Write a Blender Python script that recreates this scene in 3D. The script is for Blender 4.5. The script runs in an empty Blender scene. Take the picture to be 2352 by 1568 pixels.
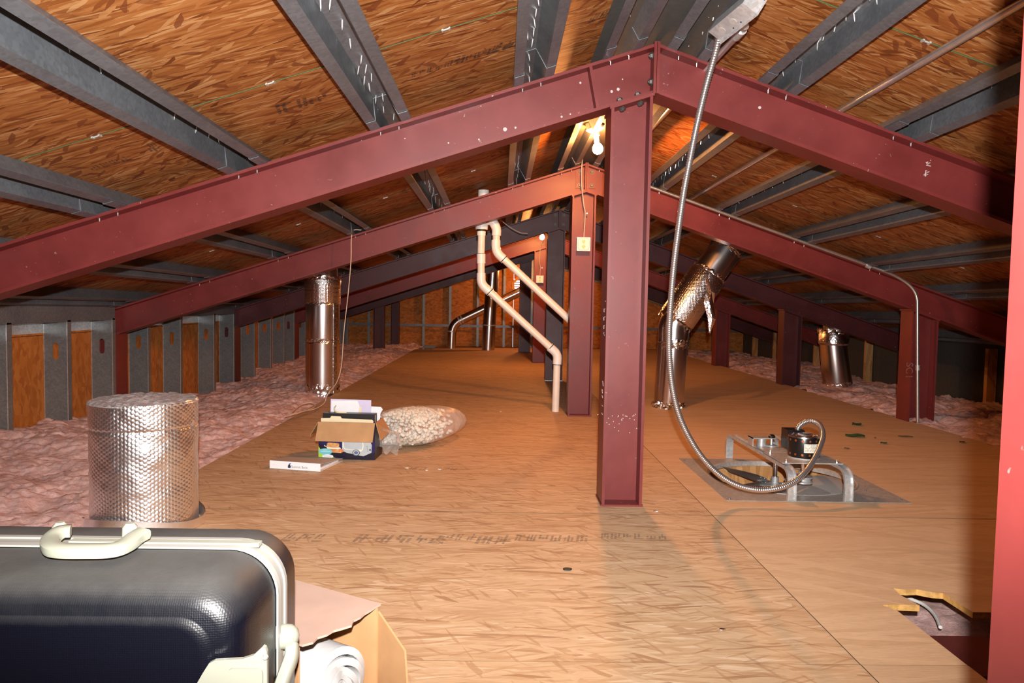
import bpy, math, random
import numpy as np
from mathutils import Vector as V, Matrix
random.seed(7)
SC = bpy.context.scene
COL = SC.collection
# ------------------------------------------------------------------ camera
F, CX, CY, H = 1680.0, 1176.0, 784.0, 0.85
YAW, PITCH, ROLL = .0165, .0544, .018
fw = V((math.sin(YAW)*math.cos(PITCH), math.cos(YAW)*math.cos(PITCH), -math.sin(PITCH)))
r0 = V((math.cos(YAW), -math.sin(YAW), 0)); u0 = r0.cross(fw)
rr = r0*math.cos(ROLL)+u0*math.sin(ROLL); uu = -r0*math.sin(ROLL)+u0*math.cos(ROLL)
CAM = V((0, 0, H))
cd = bpy.data.cameras.new('camera'); cam = bpy.data.objects.new('camera', cd); COL.objects.link(cam)
cd.sensor_width = 36; cd.lens = F*36/2352; cd.clip_start = .02
m = Matrix.Identity(4)
for i, a in enumerate((rr, uu, -fw)):
    for j in range(3): m[j][i] = a[j]
m.translation = CAM
cam.matrix_world = m
SC.camera = cam
# ------------------------------------------------------------------ world, flash, exposure
w = bpy.data.worlds.new('World'); SC.world = w; w.use_nodes = True
w.node_tree.nodes['Background'].inputs[0].default_value = (.75, .87, 1, 1)
w.node_tree.nodes['Background'].inputs[1].default_value = 3.0
fl = bpy.data.lights.new('camera_flash', 'SPOT'); flo = bpy.data.objects.new('camera_flash', fl); COL.objects.link(flo)
fl.energy = 780; fl.spot_size = math.radians(100); fl.spot_blend = 1.0; fl.shadow_soft_size = .014
fl.color = (1, .97, .94)
fm = m.copy(); fm.translation = CAM + V((.012, -.05, .14)); fm = fm @ Matrix.Rotation(math.radians(8), 4, 'X') @ Matrix.Diagonal((1.6, 1, 1, 1)); flo.matrix_world = fm   # wide flash head
BULB_W = 190.0
BULB_COL = (1.0, .37, .10)
SC.view_settings.view_transform = 'Standard'; SC.view_settings.look = 'None'
SC.view_settings.exposure = 0.0; SC.view_settings.gamma = 1.0; SC.view_settings.use_curve_mapping = False

# pixel -> place helpers (a pixel gives a direction, the plane gives the distance)
def ray(x, y): return fw + rr*((x-CX)/F) - uu*((y-CY)/F)
def onZ(x, y, z=0.0):
    d = ray(x, y); return CAM + d*((z-H)/d.z)
def onY(x, y, Y):
    d = ray(x, y); return CAM + d*(Y/d.y)

# ------------------------------------------------------------------ materials
class NT:
    def __init__(s, name):
        s.m = bpy.data.materials.new(name); s.m.use_nodes = True
        s.t = s.m.node_tree; s.t.nodes.clear()
        s.out = s.t.nodes.new('ShaderNodeOutputMaterial')
        s.b = s.n('ShaderNodeBsdfPrincipled'); s.l(s.b, 0, s.out, 0)
    def n(s, typ, **k):
        nd = s.t.nodes.new(typ)
        for a, v in k.items():
            if a.startswith('_'): setattr(nd, a[1:], v)
            else: nd.inputs[a.replace('9', ' ')].default_value = v
        return nd
    def l(s, a, ao, b, bi): s.t.links.new(a.outputs[ao], b.inputs[bi])
    def coord(s, scale=(1, 1, 1), rot=(0, 0, 0), src='Object', off=None):
        tc = s.n('ShaderNodeTexCoord'); mp = s.n('ShaderNodeMapping')
        mp.inputs['Rotation'].default_value = rot; mp.inputs['Scale'].default_value = scale
        if off: mp.inputs['Location'].default_value = off
        s.l(tc, src, mp, 0); return mp
    def ramp(s, src, so, stops, interp='LINEAR'):
        r = s.n('ShaderNodeValToRGB'); r.color_ramp.interpolation = interp
        e = r.color_ramp.elements
        while len(e) < len(stops): e.new(.5)
        for i, (p, c) in enumerate(stops):
            e[i].position = p; e[i].color = (*c, 1) if len(c) == 3 else c
        s.l(src, so, r, 0); return r
    def mix(s, fac, a, b, typ='MIX'):
        mx = s.n('ShaderNodeMix', _data_type='RGBA', _blend_type=typ)
        for k, v in ((0, fac), (6, a), (7, b)):
            if isinstance(v, tuple) and hasattr(v[0], 'outputs'): s.l(v[0], v[1], mx, k)
            elif isinstance(v, tuple): mx.inputs[k].default_value = (*v, 1)
            else: mx.inputs[k].default_value = v
        return mx
    def bump(s, src, so, strength=.3, dist=.002):
        b = s.n('ShaderNodeBump'); b.inputs['Strength'].default_value = strength; b.inputs['Distance'].default_value = dist
        s.l(src, so, b, 'Height'); s.l(b, 0, s.b, 'Normal'); return b
    def set(s, **k):
        for a, v in k.items():
            s.b.inputs[a.replace('_', ' ')].default_value = (*v, 1) if isinstance(v, tuple) and len(v) == 3 else v
        return s

def plain(name, col, rough=.5, metal=0.0, var=.12, scale=30, spec=.5, bump=0):
    t = NT(name); t.set(Roughness=rough, Metallic=metal); t.b.inputs['Specular IOR Level'].default_value = spec
    n = t.n('ShaderNodeTexNoise', Scale=scale, Detail=4.0); t.l(t.coord(), 0, n, 0)
    lo = tuple(c*(1-var) for c in col); hi = tuple(min(1, c*(1+var)) for c in col)
    r = t.ramp(n, 0, [(.3, lo), (.7, hi)]); t.l(r, 0, t.b, 'Base Color')
    if bump: t.bump(n, 0, bump, .002)
    return t.m

def osb(name, stops, rot=(0, 0, 0), lay=((7, 42), (11, 60), (9, 50)), smudge=.0, rough=.62, dirt=(.2, .17, .14), chips=None, slivers=False):
    t = NT(name); t.set(Roughness=rough); t.b.inputs['Specular IOR Level'].default_value = .25
    base = t.coord(rot=rot)
    oi = t.n('ShaderNodeObjectInfo')
    ad = t.n('ShaderNodeVectorMath', _operation='ADD')
    mu = t.n('ShaderNodeVectorMath', _operation='SCALE'); mu.inputs[3].default_value = 17.0
    cx = t.n('ShaderNodeCombineXYZ'); t.l(oi, 'Random', cx, 0); t.l(oi, 'Random', cx, 1)
    t.l(cx, 0, mu, 0); t.l(base, 0, ad, 0); t.l(mu, 0, ad, 1)
    wob = t.n('ShaderNodeTexNoise', Scale=5.0, Detail=2.0); t.l(ad, 0, wob, 0)
    ws = t.n('ShaderNodeVectorMath', _operation='SCALE'); ws.inputs[3].default_value = .03; t.l(wob, 'Color', ws, 0)
    ad2 = t.n('ShaderNodeVectorMath', _operation='ADD'); t.l(ad, 0, ad2, 0); t.l(ws, 0, ad2, 1)
    prev = None; val = None
    for i, (sx, sy) in enumerate(lay):
        mp = t.n('ShaderNodeMapping'); mp.inputs['Scale'].default_value = (sx, sy, 1)
        mp0 = t.n('ShaderNodeMapping'); mp0.inputs['Rotation'].default_value = (0, 0, (.10, -.16, .55)[i % 3])
        mp0.inputs['Location'].default_value = (i*3.3, i*1.7, 0)
        t.l(ad2, 0, mp0, 0); t.l(mp0, 0, mp, 0)
        vo = t.n('ShaderNodeTexVoronoi', _voronoi_dimensions='2D', Scale=1.0); t.l(mp, 0, vo, 0)
        se = t.n('ShaderNodeSeparateColor'); t.l(vo, 'Color', se, 0)
        rp = t.ramp(se, 0, stops)
        if prev is None: prev = (rp, 0)
        else:
            thr = t.ramp(se, 1, [((.50, .86)[i-1], (0, 0, 0)), ((.56, .89)[i-1], (1, 1, 1))])
            mx = t.mix((thr, 0), prev, (rp, 0)); prev = (mx, 2)
        val = se
    if chips:
        for k, (ang, thr_, sc) in enumerate(((.9, .955, (17, 58)), (-.5, .955, (20, 66)), (2.2, .965, (15, 48))) if not slivers else ((.5, .95, (14, 150)), (-.45, .95, (16, 170)), (1.1, .965, (15, 120)))):
            mp0 = t.n('ShaderNodeMapping'); mp0.inputs['Rotation'].default_value = (0, 0, ang); mp0.inputs['Location'].default_value = (k*5.1, 2.2, 0)
            mp = t.n('ShaderNodeMapping'); mp.inputs['Scale'].default_value = (sc[0], sc[1], 1)
            t.l(ad2, 0, mp0, 0); t.l(mp0, 0, mp, 0)
            vo = t.n('ShaderNodeTexVoronoi', _voronoi_dimensions='2D', Scale=1.0); t.l(mp, 0, vo, 0)
            se2 = t.n('ShaderNodeSeparateColor'); t.l(vo, 'Color', se2, 0)
            th2 = t.ramp(se2, 2, [(thr_, (0, 0, 0)), (thr_+.02, (.5 if slivers else .8,)*3)])
            mx = t.mix((th2, 0), prev, chips); prev = (mx, 2)
    g = t.n('ShaderNodeTexNoise', Scale=1.0, Detail=6.0, Roughness=.7)
    gm = t.n('ShaderNodeMapping'); gm.inputs['Scale'].default_value = (22, 260, 1); t.l(ad2, 0, gm, 0); t.l(gm, 0, g, 0)
    gr = t.ramp(g, 0, [(.25, (.74, .72, .70)), (.75, (1.22, 1.22, 1.22))])
    mg = t.mix(.75, prev, (gr, 0), 'MULTIPLY')
    last = (mg, 2)
    if smudge:
        sn = t.n('ShaderNodeTexNoise', Scale=1.6, Detail=5.0, Roughness=.65); t.l(ad, 0, sn, 0)
        sr = t.ramp(sn, 0, [(.52, (0, 0, 0)), (.75, (smudge,)*3)])
        ms = t.mix((sr, 0), last, dirt); last = (ms, 2)
    t.l(last[0], last[1], t.b, 'Base Color')
    t.bump(val, 0, .25, .0012)
    return t.m

M = {}
M['osb_roof'] = osb('osb_roof', [(0, (.12, .028, .006)), (.12, (.22, .064, .013)), (.45, (.30, .103, .025)), (.8, (.35, .138, .040)), (1, (.46, .24, .10))], lay=((7, 80), (12, 125), (15, 70)), chips=(.15, .036, .009))
M['osb_floor'] = osb('osb_floor', [(0, (.40, .22, .115)), (.10, (.54, .33, .18)), (.5, (.62, .41, .24)), (.9, (.66, .45, .275)), (1, (.74, .54, .36))], smudge=.12, lay=((5, 70), (8, 120), (14, 70)), chips=(.40, .21, .10), slivers=True)
M['ply'] = osb('plywood_floor', [(0, (.62, .405, .235)), (.5, (.67, .455, .275)), (1, (.71, .49, .30))], smudge=.12, lay=((1.2, 22), (1.6, 40), (2, 30)))
M['osb_wall'] = osb('osb_wall', [(0, (.36, .125, .022)), (.5, (.50, .185, .035)), (1, (.60, .24, .06))], rot=(math.radians(90), 0, 0), lay=((14, 30), (20, 40), (17, 35)))
M['osb_left'] = osb('osb_left', [(0, (.36, .115, .020)), (.5, (.45, .155, .028)), (1, (.52, .20, .045))], rot=(0, math.radians(90), 0), lay=((14, 30), (20, 40), (17, 35)))
M['green'] = plain('green_edge_seal', (.09, .11, .035), .7)
M['seam'] = plain('grimy_panel_edge', (.13, .075, .04), .9)
M['stamp'] = None
def stampmat(name, col, thr):
    t = NT(name); t.set(Roughness=.8, Base_Color=col)
    tr = t.n('ShaderNodeBsdfTransparent'); mx = t.n('ShaderNodeMixShader')
    n = t.n('ShaderNodeTexNoise', Scale=1.0, Detail=5.0, Roughness=.8); t.l(t.coord((60, 220, 60)), 0, n, 0)
    r = t.ramp(n, 0, [(thr-.06, (0, 0, 0)), (thr+.06, (1, 1, 1))])
    t.l(r, 0, mx, 0); t.l(tr, 0, mx, 1); t.l(t.b, 0, mx, 2); t.l(mx, 0, t.out, 0)
    return t.m
M['stamp'] = stampmat('black_ink_stamp', (.035, .024, .018), .53)
M['stamp_floor'] = stampmat('grey_ink_stamp', (.33, .235, .165), .52)
M['chalk_faint'] = stampmat('faint_chalk', (.24, .12, .11), .45)
M['chalk'] = stampmat('white_chalk', (.62, .5, .48), .42)

def redsteel(name, col):
    t = NT(name); t.set(Roughness=.42); t.b.inputs['Specular IOR Level'].default_value = .38
    c = t.coord()
    n = t.n('ShaderNodeTexNoise', Scale=3.5, Detail=6.0, Roughness=.6); t.l(c, 0, n, 0)
    r = t.ramp(n, 0, [(.3, tuple(x*.78 for x in col)), (.7, tuple(x*1.2 for x in col))])
    v = t.n('ShaderNodeTexNoise', Scale=70.0, Detail=2.0); t.l(c, 0, v, 0)
    v2 = t.n('ShaderNodeTexNoise', Scale=5.0, Detail=3.0); t.l(c, 0, v2, 0)
    a = t.ramp(v, 0, [(.70, (0, 0, 0)), (.74, (1, 1, 1))]); b = t.ramp(v2, 0, [(.5, (0, 0, 0)), (.68, (.8, .8, .8))])
    k = t.mix(1.0, (a, 0), (b, 0), 'MULTIPLY')
    mx = t.mix((k, 2), (r, 0), (.42, .33, .29)); t.l(mx, 2, t.b, 'Base Color')
    rr_ = t.ramp(n, 0, [(.3, (.36,)*3), (.7, (.5,)*3)]); t.l(rr_, 0, t.b, 'Roughness')
    t.bump(v, 0, .06, .001)
    return t.m
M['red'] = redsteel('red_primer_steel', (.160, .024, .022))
M['redshade'] = redsteel('shaded_red_primer_steel', (.095, .020, .022))  # darker copy of the red primer, with shade put into the colour

def galv(name, col, rough=.42, metal=.7):
    t = NT(name); t.set(Roughness=rough, Metallic=metal)
    c = t.coord()
    v = t.n('ShaderNodeTexVoronoi', Scale=90.0); t.l(c, 0, v, 0); se = t.n('ShaderNodeSeparateColor'); t.l(v, 'Color', se, 0)
    n = t.n('ShaderNodeTexNoise', Scale=4.0, Detail=4.0); t.l(c, 0, n, 0)
    r = t.ramp(se, 0, [(0, tuple(x*.85 for x in col)), (1, tuple(x*1.12 for x in col))])
    r2 = t.ramp(n, 0, [(.3, (.8, .8, .8)), (.7, (1.1, 1.08, 1.05))])
    mx = t.mix(1.0, (r, 0), (r2, 0), 'MULTIPLY'); t.l(mx, 2, t.b, 'Base Color')
    return t.m
M['galv'] = galv('galvanized_steel', (.155, .170, .190), .42, .4)
M['galv2'] = galv('galvanized_stud', (.21, .225, .23), .42, .45)
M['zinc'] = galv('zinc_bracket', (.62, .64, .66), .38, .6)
M['plate'] = galv('dull_sheet_steel', (.52, .49, .46), .45, .35)
M['steel'] = plain('bright_steel', (.75, .75, .76), .22, 1.0, .05)
M['screw'] = plain('screw_steel', (.8, .8, .8), .25, .6, .05)
M['emt'] = plain('conduit_steel', (.62, .62, .60), .28, .85, .08)
M['flex'] = plain('flexible_conduit_steel', (.62, .60, .61), .27, .9, .06)
M['bolt'] = plain('bolt_head', (.10, .085, .075), .45, .5)

def foil(name, bump=.25, scale=40, rough=.13, col=(.86, .84, .83)):
    t = NT(name); t.set(Metallic=1.0, Roughness=rough, Base_Color=col)
    n = t.n('ShaderNodeTexNoise', Scale=scale, Detail=3.0); t.l(t.coord(), 0, n, 0); t.bump(n, 0, bump, .004)
    return t.m
M['foil'] = foil('foil_bubble_wrap', .12, 90, .33, (.92, .90, .90)); M['foil'].node_tree.nodes['Principled BSDF'].inputs['Metallic'].default_value = 1.0
M['foil_smooth'] = foil('smooth_foil_jacket', .08, 9, .24, (.74, .68, .66))
M['foil_tape'] = foil('crumpled_foil_tape', .9, 55, .2, (.9, .88, .87))
M['foil_cap'] = foil('crinkled_foil_cap', .9, 130, .36, (.9, .88, .88)); M['foil_cap'].node_tree.nodes['Principled BSDF'].inputs['Metallic'].default_value = .75
M['duct'] = foil('sheet_metal_duct', .05, 6, .26, (.6, .57, .56))
def bubblefoil():
    t = NT('bubble_foil_jacket'); t.set(Metallic=1.0, Roughness=.25, Base_Color=(.85, .80, .78))
    v = t.n('ShaderNodeTexVoronoi', _feature='SMOOTH_F1', Scale=85.0, Randomness=.15); t.l(t.coord(), 0, v, 0)
    t.bump(v, 'Distance', .8, .006); return t.m
M['bubble'] = bubblefoil()

def insul():
    t = NT('pink_loose_insulation'); t.set(Roughness=.95); t.b.inputs['Specular IOR Level'].default_value = .05
    c = t.coord()
    n = t.n('ShaderNodeTexNoise', Scale=62.0, Detail=7.0, Roughness=.8); t.l(c, 0, n, 0)
    n2 = t.n('ShaderNodeTexNoise', Scale=7.0, Detail=4.0, Roughness=.6); t.l(c, 0, n2, 0)
    r = t.ramp(n, 0, [(.30, (.68, .38, .35)), (.5, (.92, .62, .57)), (.70, (1.0, .84, .79))])
    r2 = t.ramp(n2, 0, [(.3, (.80, .74, .75)), (.65, (1.08, 1.06, 1.06))])
    mx = t.mix(1.0, (r, 0), (r2, 0), 'MULTIPLY'); t.l(mx, 2, t.b, 'Base Color')
    t.bump(n, 0, .8, .010)
    return t.m
M['insul'] = insul()
M['pvc'] = plain('white_plastic_pipe', (.84, .76, .66), .32, 0, .04, 12)
M['pvcfit'] = plain('white_plastic_fitting', (.88, .84, .80), .32, 0, .03, 12)
M['ink'] = plain('dark_ink_mark', (.02, .03, .05), .5)
M['card'] = plain('brown_cardboard', (.46, .25, .115), .8, 0, .10, 14, .2)
M['carddust'] = plain('dusty_cardboard', (.44, .30, .24), .9, 0, .08, 10, .1)
M['cream'] = plain('cream_plastic', (.31, .315, .25), .35, 0, .04, 9)
M['creamw'] = plain('pale_aluminium_trim', (.34, .33, .30), .35, .15, .03, 9)
def suit():
    t = NT('navy_textured_plastic'); c = t.coord()
    v = t.n('ShaderNodeTexVoronoi', Scale=330.0, Randomness=.25); t.l(c, 0, v, 0)
    t.bump(v, 'Distance', .35, .0008)
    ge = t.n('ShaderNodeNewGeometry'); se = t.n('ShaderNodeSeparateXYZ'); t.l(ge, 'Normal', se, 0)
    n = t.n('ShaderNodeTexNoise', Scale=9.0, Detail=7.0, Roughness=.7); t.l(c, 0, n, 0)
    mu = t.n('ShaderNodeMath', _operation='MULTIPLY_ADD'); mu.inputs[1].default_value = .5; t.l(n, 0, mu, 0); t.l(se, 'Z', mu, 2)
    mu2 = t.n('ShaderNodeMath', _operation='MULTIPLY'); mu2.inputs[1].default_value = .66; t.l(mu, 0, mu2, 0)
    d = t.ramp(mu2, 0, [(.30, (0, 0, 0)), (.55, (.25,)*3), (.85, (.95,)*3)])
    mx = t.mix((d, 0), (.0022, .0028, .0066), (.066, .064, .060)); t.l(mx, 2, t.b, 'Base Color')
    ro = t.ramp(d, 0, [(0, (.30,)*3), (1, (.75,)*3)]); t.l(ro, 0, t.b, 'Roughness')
    return t.m
M['suit'] = suit()
M['white'] = plain('white_paper', (.82, .80, .82), .7, 0, .03)
M['batting'] = plain('white_batting', (.46, .455, .45), .95, 0, .04, 40, .1, .4)
M['lilac'] = plain('lilac_paper', (.62, .55, .72), .7, 0, .03)
M['manila'] = plain('manila_card', (.80, .66, .42), .7, 0, .03)
M['black'] = plain('black_vinyl', (.012, .012, .014), .35, 0, .1)
M['motor'] = plain('black_motor_enamel', (.012, .010, .010), .3, .2, .1)
M['copper'] = plain('copper_winding', (.50, .14, .04), .3, .7, .2)
M['navy'] = plain('navy_print', (.012, .010, .085), .35, 0, .05)
M['navyblk'] = plain('midnight_print', (.008, .006, .02), .35, 0, .05)
M['lime'] = plain('lime_print', (.38, .60, .03), .5, 0, .05)
M['cyan'] = plain('turquoise_print', (.16, .52, .58), .5, 0, .05)
M['greyprint'] = plain('silver_print', (.45, .49, .51), .45, 0, .06)
M['greydk'] = plain('dark_grey_print', (.10, .11, .14), .45, 0, .06)
M['bread'] = plain('toast_print', (.62, .30, .10), .5, 0, .35, 70)
M['ham'] = plain('filling_print', (.70, .12, .03), .5, 0, .4, 90)
M['blue'] = plain('blue_print', (.05, .16, .55), .4, 0, .1)
M['label'] = plain('cream_label', (.78, .74, .60), .5, 0, .03)
M['binder'] = plain('white_vinyl_binder', (.72, .66, .62), .45, 0, .03, 8)
M['bindertop'] = plain('dusty_binder_cover', (.50, .42, .36), .6, 0, .05, 8)
M['ltext'] = plain('grey_lettering', (.12, .13, .17), .6)
M['porcelain'] = plain('white_porcelain', (.8, .75, .7), .3, 0, .02)
M['almond'] = plain('almond_plastic', (.82, .62, .32), .4, 0, .03)
M['coverplate'] = plain('painted_cover_plate', (.78, .70, .64), .4, .2, .04)
M['wire'] = plain('beige_cable', (.66, .52, .40), .5, 0, .06)
M['wirew'] = plain('white_cable', (.75, .74, .70), .4, 0, .03)
M['wiregrey'] = plain('grey_cable', (.45, .40, .38), .45, 0, .05)
M['wood'] = osb('pine_lumber', [(0, (.38, .18, .06)), (.5, (.50, .26, .10)), (1, (.58, .33, .14))], rot=(math.radians(90), 0, 0), lay=((30, 1.5), (50, 2), (40, 2)))
M['woodcut'] = plain('cut_plywood_edge', (.62, .34, .10), .7, 0, .25, 60)
M['leaf'] = plain('green_leaf', (.025, .07, .02), .5, 0, .3, 60)
M['leafdry'] = plain('dry_leaf', (.09, .05, .02), .6, 0, .3, 60)
M['gyp'] = plain('paper_faced_board', (.30, .26, .22), .9)
M['felt_and_shade'] = plain('roofing_felt', (.05, .045, .04), .95)  # real felt on the roof; on the right wall it paints shade
M['blade'] = plain('grey_fan_blade', (.17, .17, .175), .4, .4, .08)
M['blade2'] = plain('aluminium_fan_blade', (.50, .48, .46), .42, .5, .05)
M['rubber'] = plain('black_rubber', (.01, .01, .01), .6)
M['peanut'] = plain('foam_peanut', (.80, .74, .62), .8, 0, .08, 40, .2)
M['tape'] = foil('clear_packing_tape', .4, 30, .2, (.45, .25, .12))
def plastic():
    t = NT('clear_polythene'); t.set(Roughness=.16, Base_Color=(.92, .88, .84))
    tr = t.n('ShaderNodeBsdfTransparent'); mx = t.n('ShaderNodeMixShader')
    lw = t.n('ShaderNodeLayerWeight', Blend=.35)
    n = t.n('ShaderNodeTexNoise', Scale=26.0, Detail=4.0); t.l(t.coord(), 0, n, 0)
    bp = t.bump(n, 0, .9, .012); t.l(bp, 0, lw, 'Normal')
    r = t.ramp(lw, 'Facing', [(0, (.16,)*3), (.5, (.30,)*3), (1, (.75,)*3)])
    t.l(r, 0, mx, 0); t.l(tr, 0, mx, 1); t.l(t.b, 0, mx, 2); t.l(mx, 0, t.out, 0)
    return t.m
M['plastic'] = plastic()
def emis(name, col, s):
    t = NT(name); t.set(Base_Color=col); t.b.inputs['Emission Color'].default_value = (*col, 1); t.b.inputs['Emission Strength'].default_value = s
    return t.m

# ------------------------------------------------------------------ geometry helpers
def box(x0, x1, y0, y1, z0, z1):
    v = [V((x, y, z)) for z in (z0, z1) for y in (y0, y1) for x in (x0, x1)]
    return v, [(0, 2, 3, 1), (4, 5, 7, 6), (0, 1, 5, 4), (1, 3, 7, 5), (3, 2, 6, 7), (2, 0, 4, 6)]
def obox(c, ax, ay, az):
    c = V(c); ax = V(ax); ay = V(ay); az = V(az)
    v = [c+ax*i+ay*j+az*k for k in (-1, 1) for j in (-1, 1) for i in (-1, 1)]
    return v, [(0, 2, 3, 1), (4, 5, 7, 6), (0, 1, 5, 4), (1, 3, 7, 5), (3, 2, 6, 7), (2, 0, 4, 6)]
def prism(poly, ext):
    p = [V(q) for q in poly]; e = V(ext); n = len(p)
    f = [tuple(range(n))[::-1], tuple(range(n, 2*n))]
    f += [(i, (i+1) % n, n+(i+1) % n, n+i) for i in range(n)]
    return p+[q+e for q in p], f
def join(*gs):
    v = []; f = []
    for g in gs:
        k = len(v); v += list(g[0]); f += [tuple(i+k for i in q) for q in g[1]]
    return v, f
def spline(pts, n=8):
    P = [V(p) for p in pts]; P = [P[0]*2-P[1]]+P+[P[-1]*2-P[-2]]; o = []
    for i in range(1, len(P)-2):
        a, b, c, d = P[i-1:i+3]
        for k in range(n):
            t = k/n
            o.append(.5*((2*b)+(c-a)*t+(2*a-5*b+4*c-d)*t*t+(3*b-a-3*c+d)*t**3))
    o.append(P[-2]); return o
def bend(pts, R, n=6):
    P = [V(p) for p in pts]; o = [P[0]]
    for i in range(1, len(P)-1):
        a = (P[i-1]-P[i]); b = (P[i+1]-P[i]); r = min(R, a.length*.49, b.length*.49)
        s = P[i]+a.normalized()*r; e = P[i]+b.normalized()*r
        for k in range(n+1):
            t = k/n; o.append(s*(1-t)**2+P[i]*2*t*(1-t)+e*t*t)
    o.append(P[-1]); return o
def tube(path, r, n=12, cap=True, flat=None, up=None):
    P = [V(p) for p in path]; R = r if isinstance(r, (list, tuple)) else [r]*len(P)
    v = []; f = []; nrm = None
    for i, p in enumerate(P):
        t = (P[min(i+1, len(P)-1)]-P[max(i-1, 0)]).normalized()
        if nrm is None:
            nrm = V(up) if up else (V((0, 0, 1)) if abs(t.z) < .9 else V((1, 0, 0)))
        nrm = (nrm-t*nrm.dot(t)).normalized(); b = t.cross(nrm)
        for k in range(n):
            a = 2*math.pi*k/n
            if flat: q = nrm*math.copysign(abs(math.sin(a))**.5, math.sin(a))*flat[1]+b*math.copysign(abs(math.cos(a))**.5, math.cos(a))*flat[0]
            else: q = (nrm*math.sin(a)+b*math.cos(a))*R[i]
            v.append(p+q)
    for i in range(len(P)-1):
        for k in range(n):
            f.append((i*n+k, i*n+(k+1) % n, (i+1)*n+(k+1) % n, (i+1)*n+k))
    if cap: f += [tuple(range(n))[::-1], tuple(range((len(P)-1)*n, len(P)*n))]
    return v, f
def lathe(c, prof, n=24, axis=(0, 0, 1), cap=True):
    c = V(c); z = V(axis).normalized(); x = z.orthogonal().normalized(); y = z.cross(x)
    v = []; f = []
    for r, h in prof:
        for k in range(n):
            a = 2*math.pi*k/n; v.append(c+z*h+(x*math.cos(a)+y*math.sin(a))*r)
    for i in range(len(prof)-1):
        for k in range(n): f.append((i*n+k, i*n+(k+1) % n, (i+1)*n+(k+1) % n, (i+1)*n+k))
    if cap: f += [tuple(range(n))[::-1], tuple(range((len(prof)-1)*n, len(prof)*n))]
    return v, f
WL = {}
def mkmesh(name, g, mats, o, smooth, fm=None):
    me = bpy.data.meshes.new(name)
    me.from_pydata([tuple(V(q)-o) for q in g[0]], [], [tuple(q) for q in g[1]])
    for a in (mats if isinstance(mats, (list, tuple)) else [mats]): me.materials.append(a)
    if fm: me.polygons.foreach_set('material_index', fm)
    if smooth:
        me.polygons.foreach_set('use_smooth', [True]*len(me.polygons))
        if smooth != 'all':
            try: me.set_sharp_from_angle(angle=math.radians(38))
            except Exception: pass
    me.update(); return me
def place(name, me, o, parent=None, rot=None):
    ob = bpy.data.objects.new(name, me); COL.objects.link(ob); WL[ob.name] = V(o)
    if parent: ob.parent = parent; ob.location = V(o)-WL[parent.name]
    else: ob.location = o
    if rot: ob.rotation_euler = rot
    return ob
def obj(name, g, mats, parent=None, smooth=False, fm=None, o=None, label=None):
    if o is None:
        xs = [q[0] for q in g[0]]; ys = [q[1] for q in g[0]]; zs = [q[2] for q in g[0]]
        o = V(((min(xs)+max(xs))/2, (min(ys)+max(ys))/2, min(zs)))
    me = mkmesh(name, g, mats, V(o), smooth, fm)
    ob = place(name, me, o, parent)
    if label: ob['label'] = label
    return ob
def tag(ob, label, cat=None, group=None, kind=None):
    ob['label'] = label
    if cat: ob['category'] = cat
    if group: ob['group'] = group
    if kind: ob['kind'] = kind
    return ob
def thing(name, label, cat, loc, group=None, kind=None):
    ob = bpy.data.objects.new(name, None); COL.objects.link(ob); ob.empty_display_size = .05
    ob.location = loc; WL[ob.name] = V(loc)
    return tag(ob, label, cat, group, kind)
def again(src, o, parent=None, rot=None): return place(src.name.split('.')[0], src.data, o, parent, rot)
def text(name, s, size, o, ex, ey, mat, parent, lift=.0006):
    cu = bpy.data.curves.new(name, 'FONT'); cu.body = s; cu.size = size
    t = bpy.data.objects.new('tmp_text', cu); COL.objects.link(t)
    dg = bpy.context.evaluated_depsgraph_get(); me0 = t.evaluated_get(dg).to_mesh()
    ex = V(ex).normalized(); ey = V(ey).normalized(); n = ex.cross(ey)
    g = ([V(o)+ex*p.co.x+ey*p.co.y+n*lift for p in me0.vertices], [tuple(p.vertices) for p in me0.polygons])
    t.evaluated_get(dg).to_mesh_clear(); bpy.data.objects.remove(t); bpy.data.curves.remove(cu)
    return obj(name, g, mat, parent)
# numpy noise
def vn(x, y, s):
    xi = np.floor(x); yi = np.floor(y); fx = x-xi; fy = y-yi
    fx = fx*fx*(3-2*fx); fy = fy*fy*(3-2*fy)
    def h(a, b):
        q = np.sin(a*127.1+b*311.7+s*74.7)*43758.5453; return q-np.floor(q)
    return (h(xi, yi)*(1-fx)+h(xi+1, yi)*fx)*(1-fy)+(h(xi, yi+1)*(1-fx)+h(xi+1, yi+1)*fx)*fy

# ------------------------------------------------------------------ the roof's shape
RX, SL, SR = .62, .325, .338
def RZ(Y): return 1.915-.014*(Y-3.02)
def ztop(X, Y): return RZ(Y)-(SL*(RX-X) if X < RX else SR*(X-RX))     # top of the rafters
DR = .20
FY = [.55, 3.02, 5.44, 7.87, 10.19, 12.29]
PX = [(.500, .70), (.438, .607), (.518, .693), (.494, .68), (.460, .632), (.316, .508)]
YEND = 14.05
XL, XR = -2.84, 4.6

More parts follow.
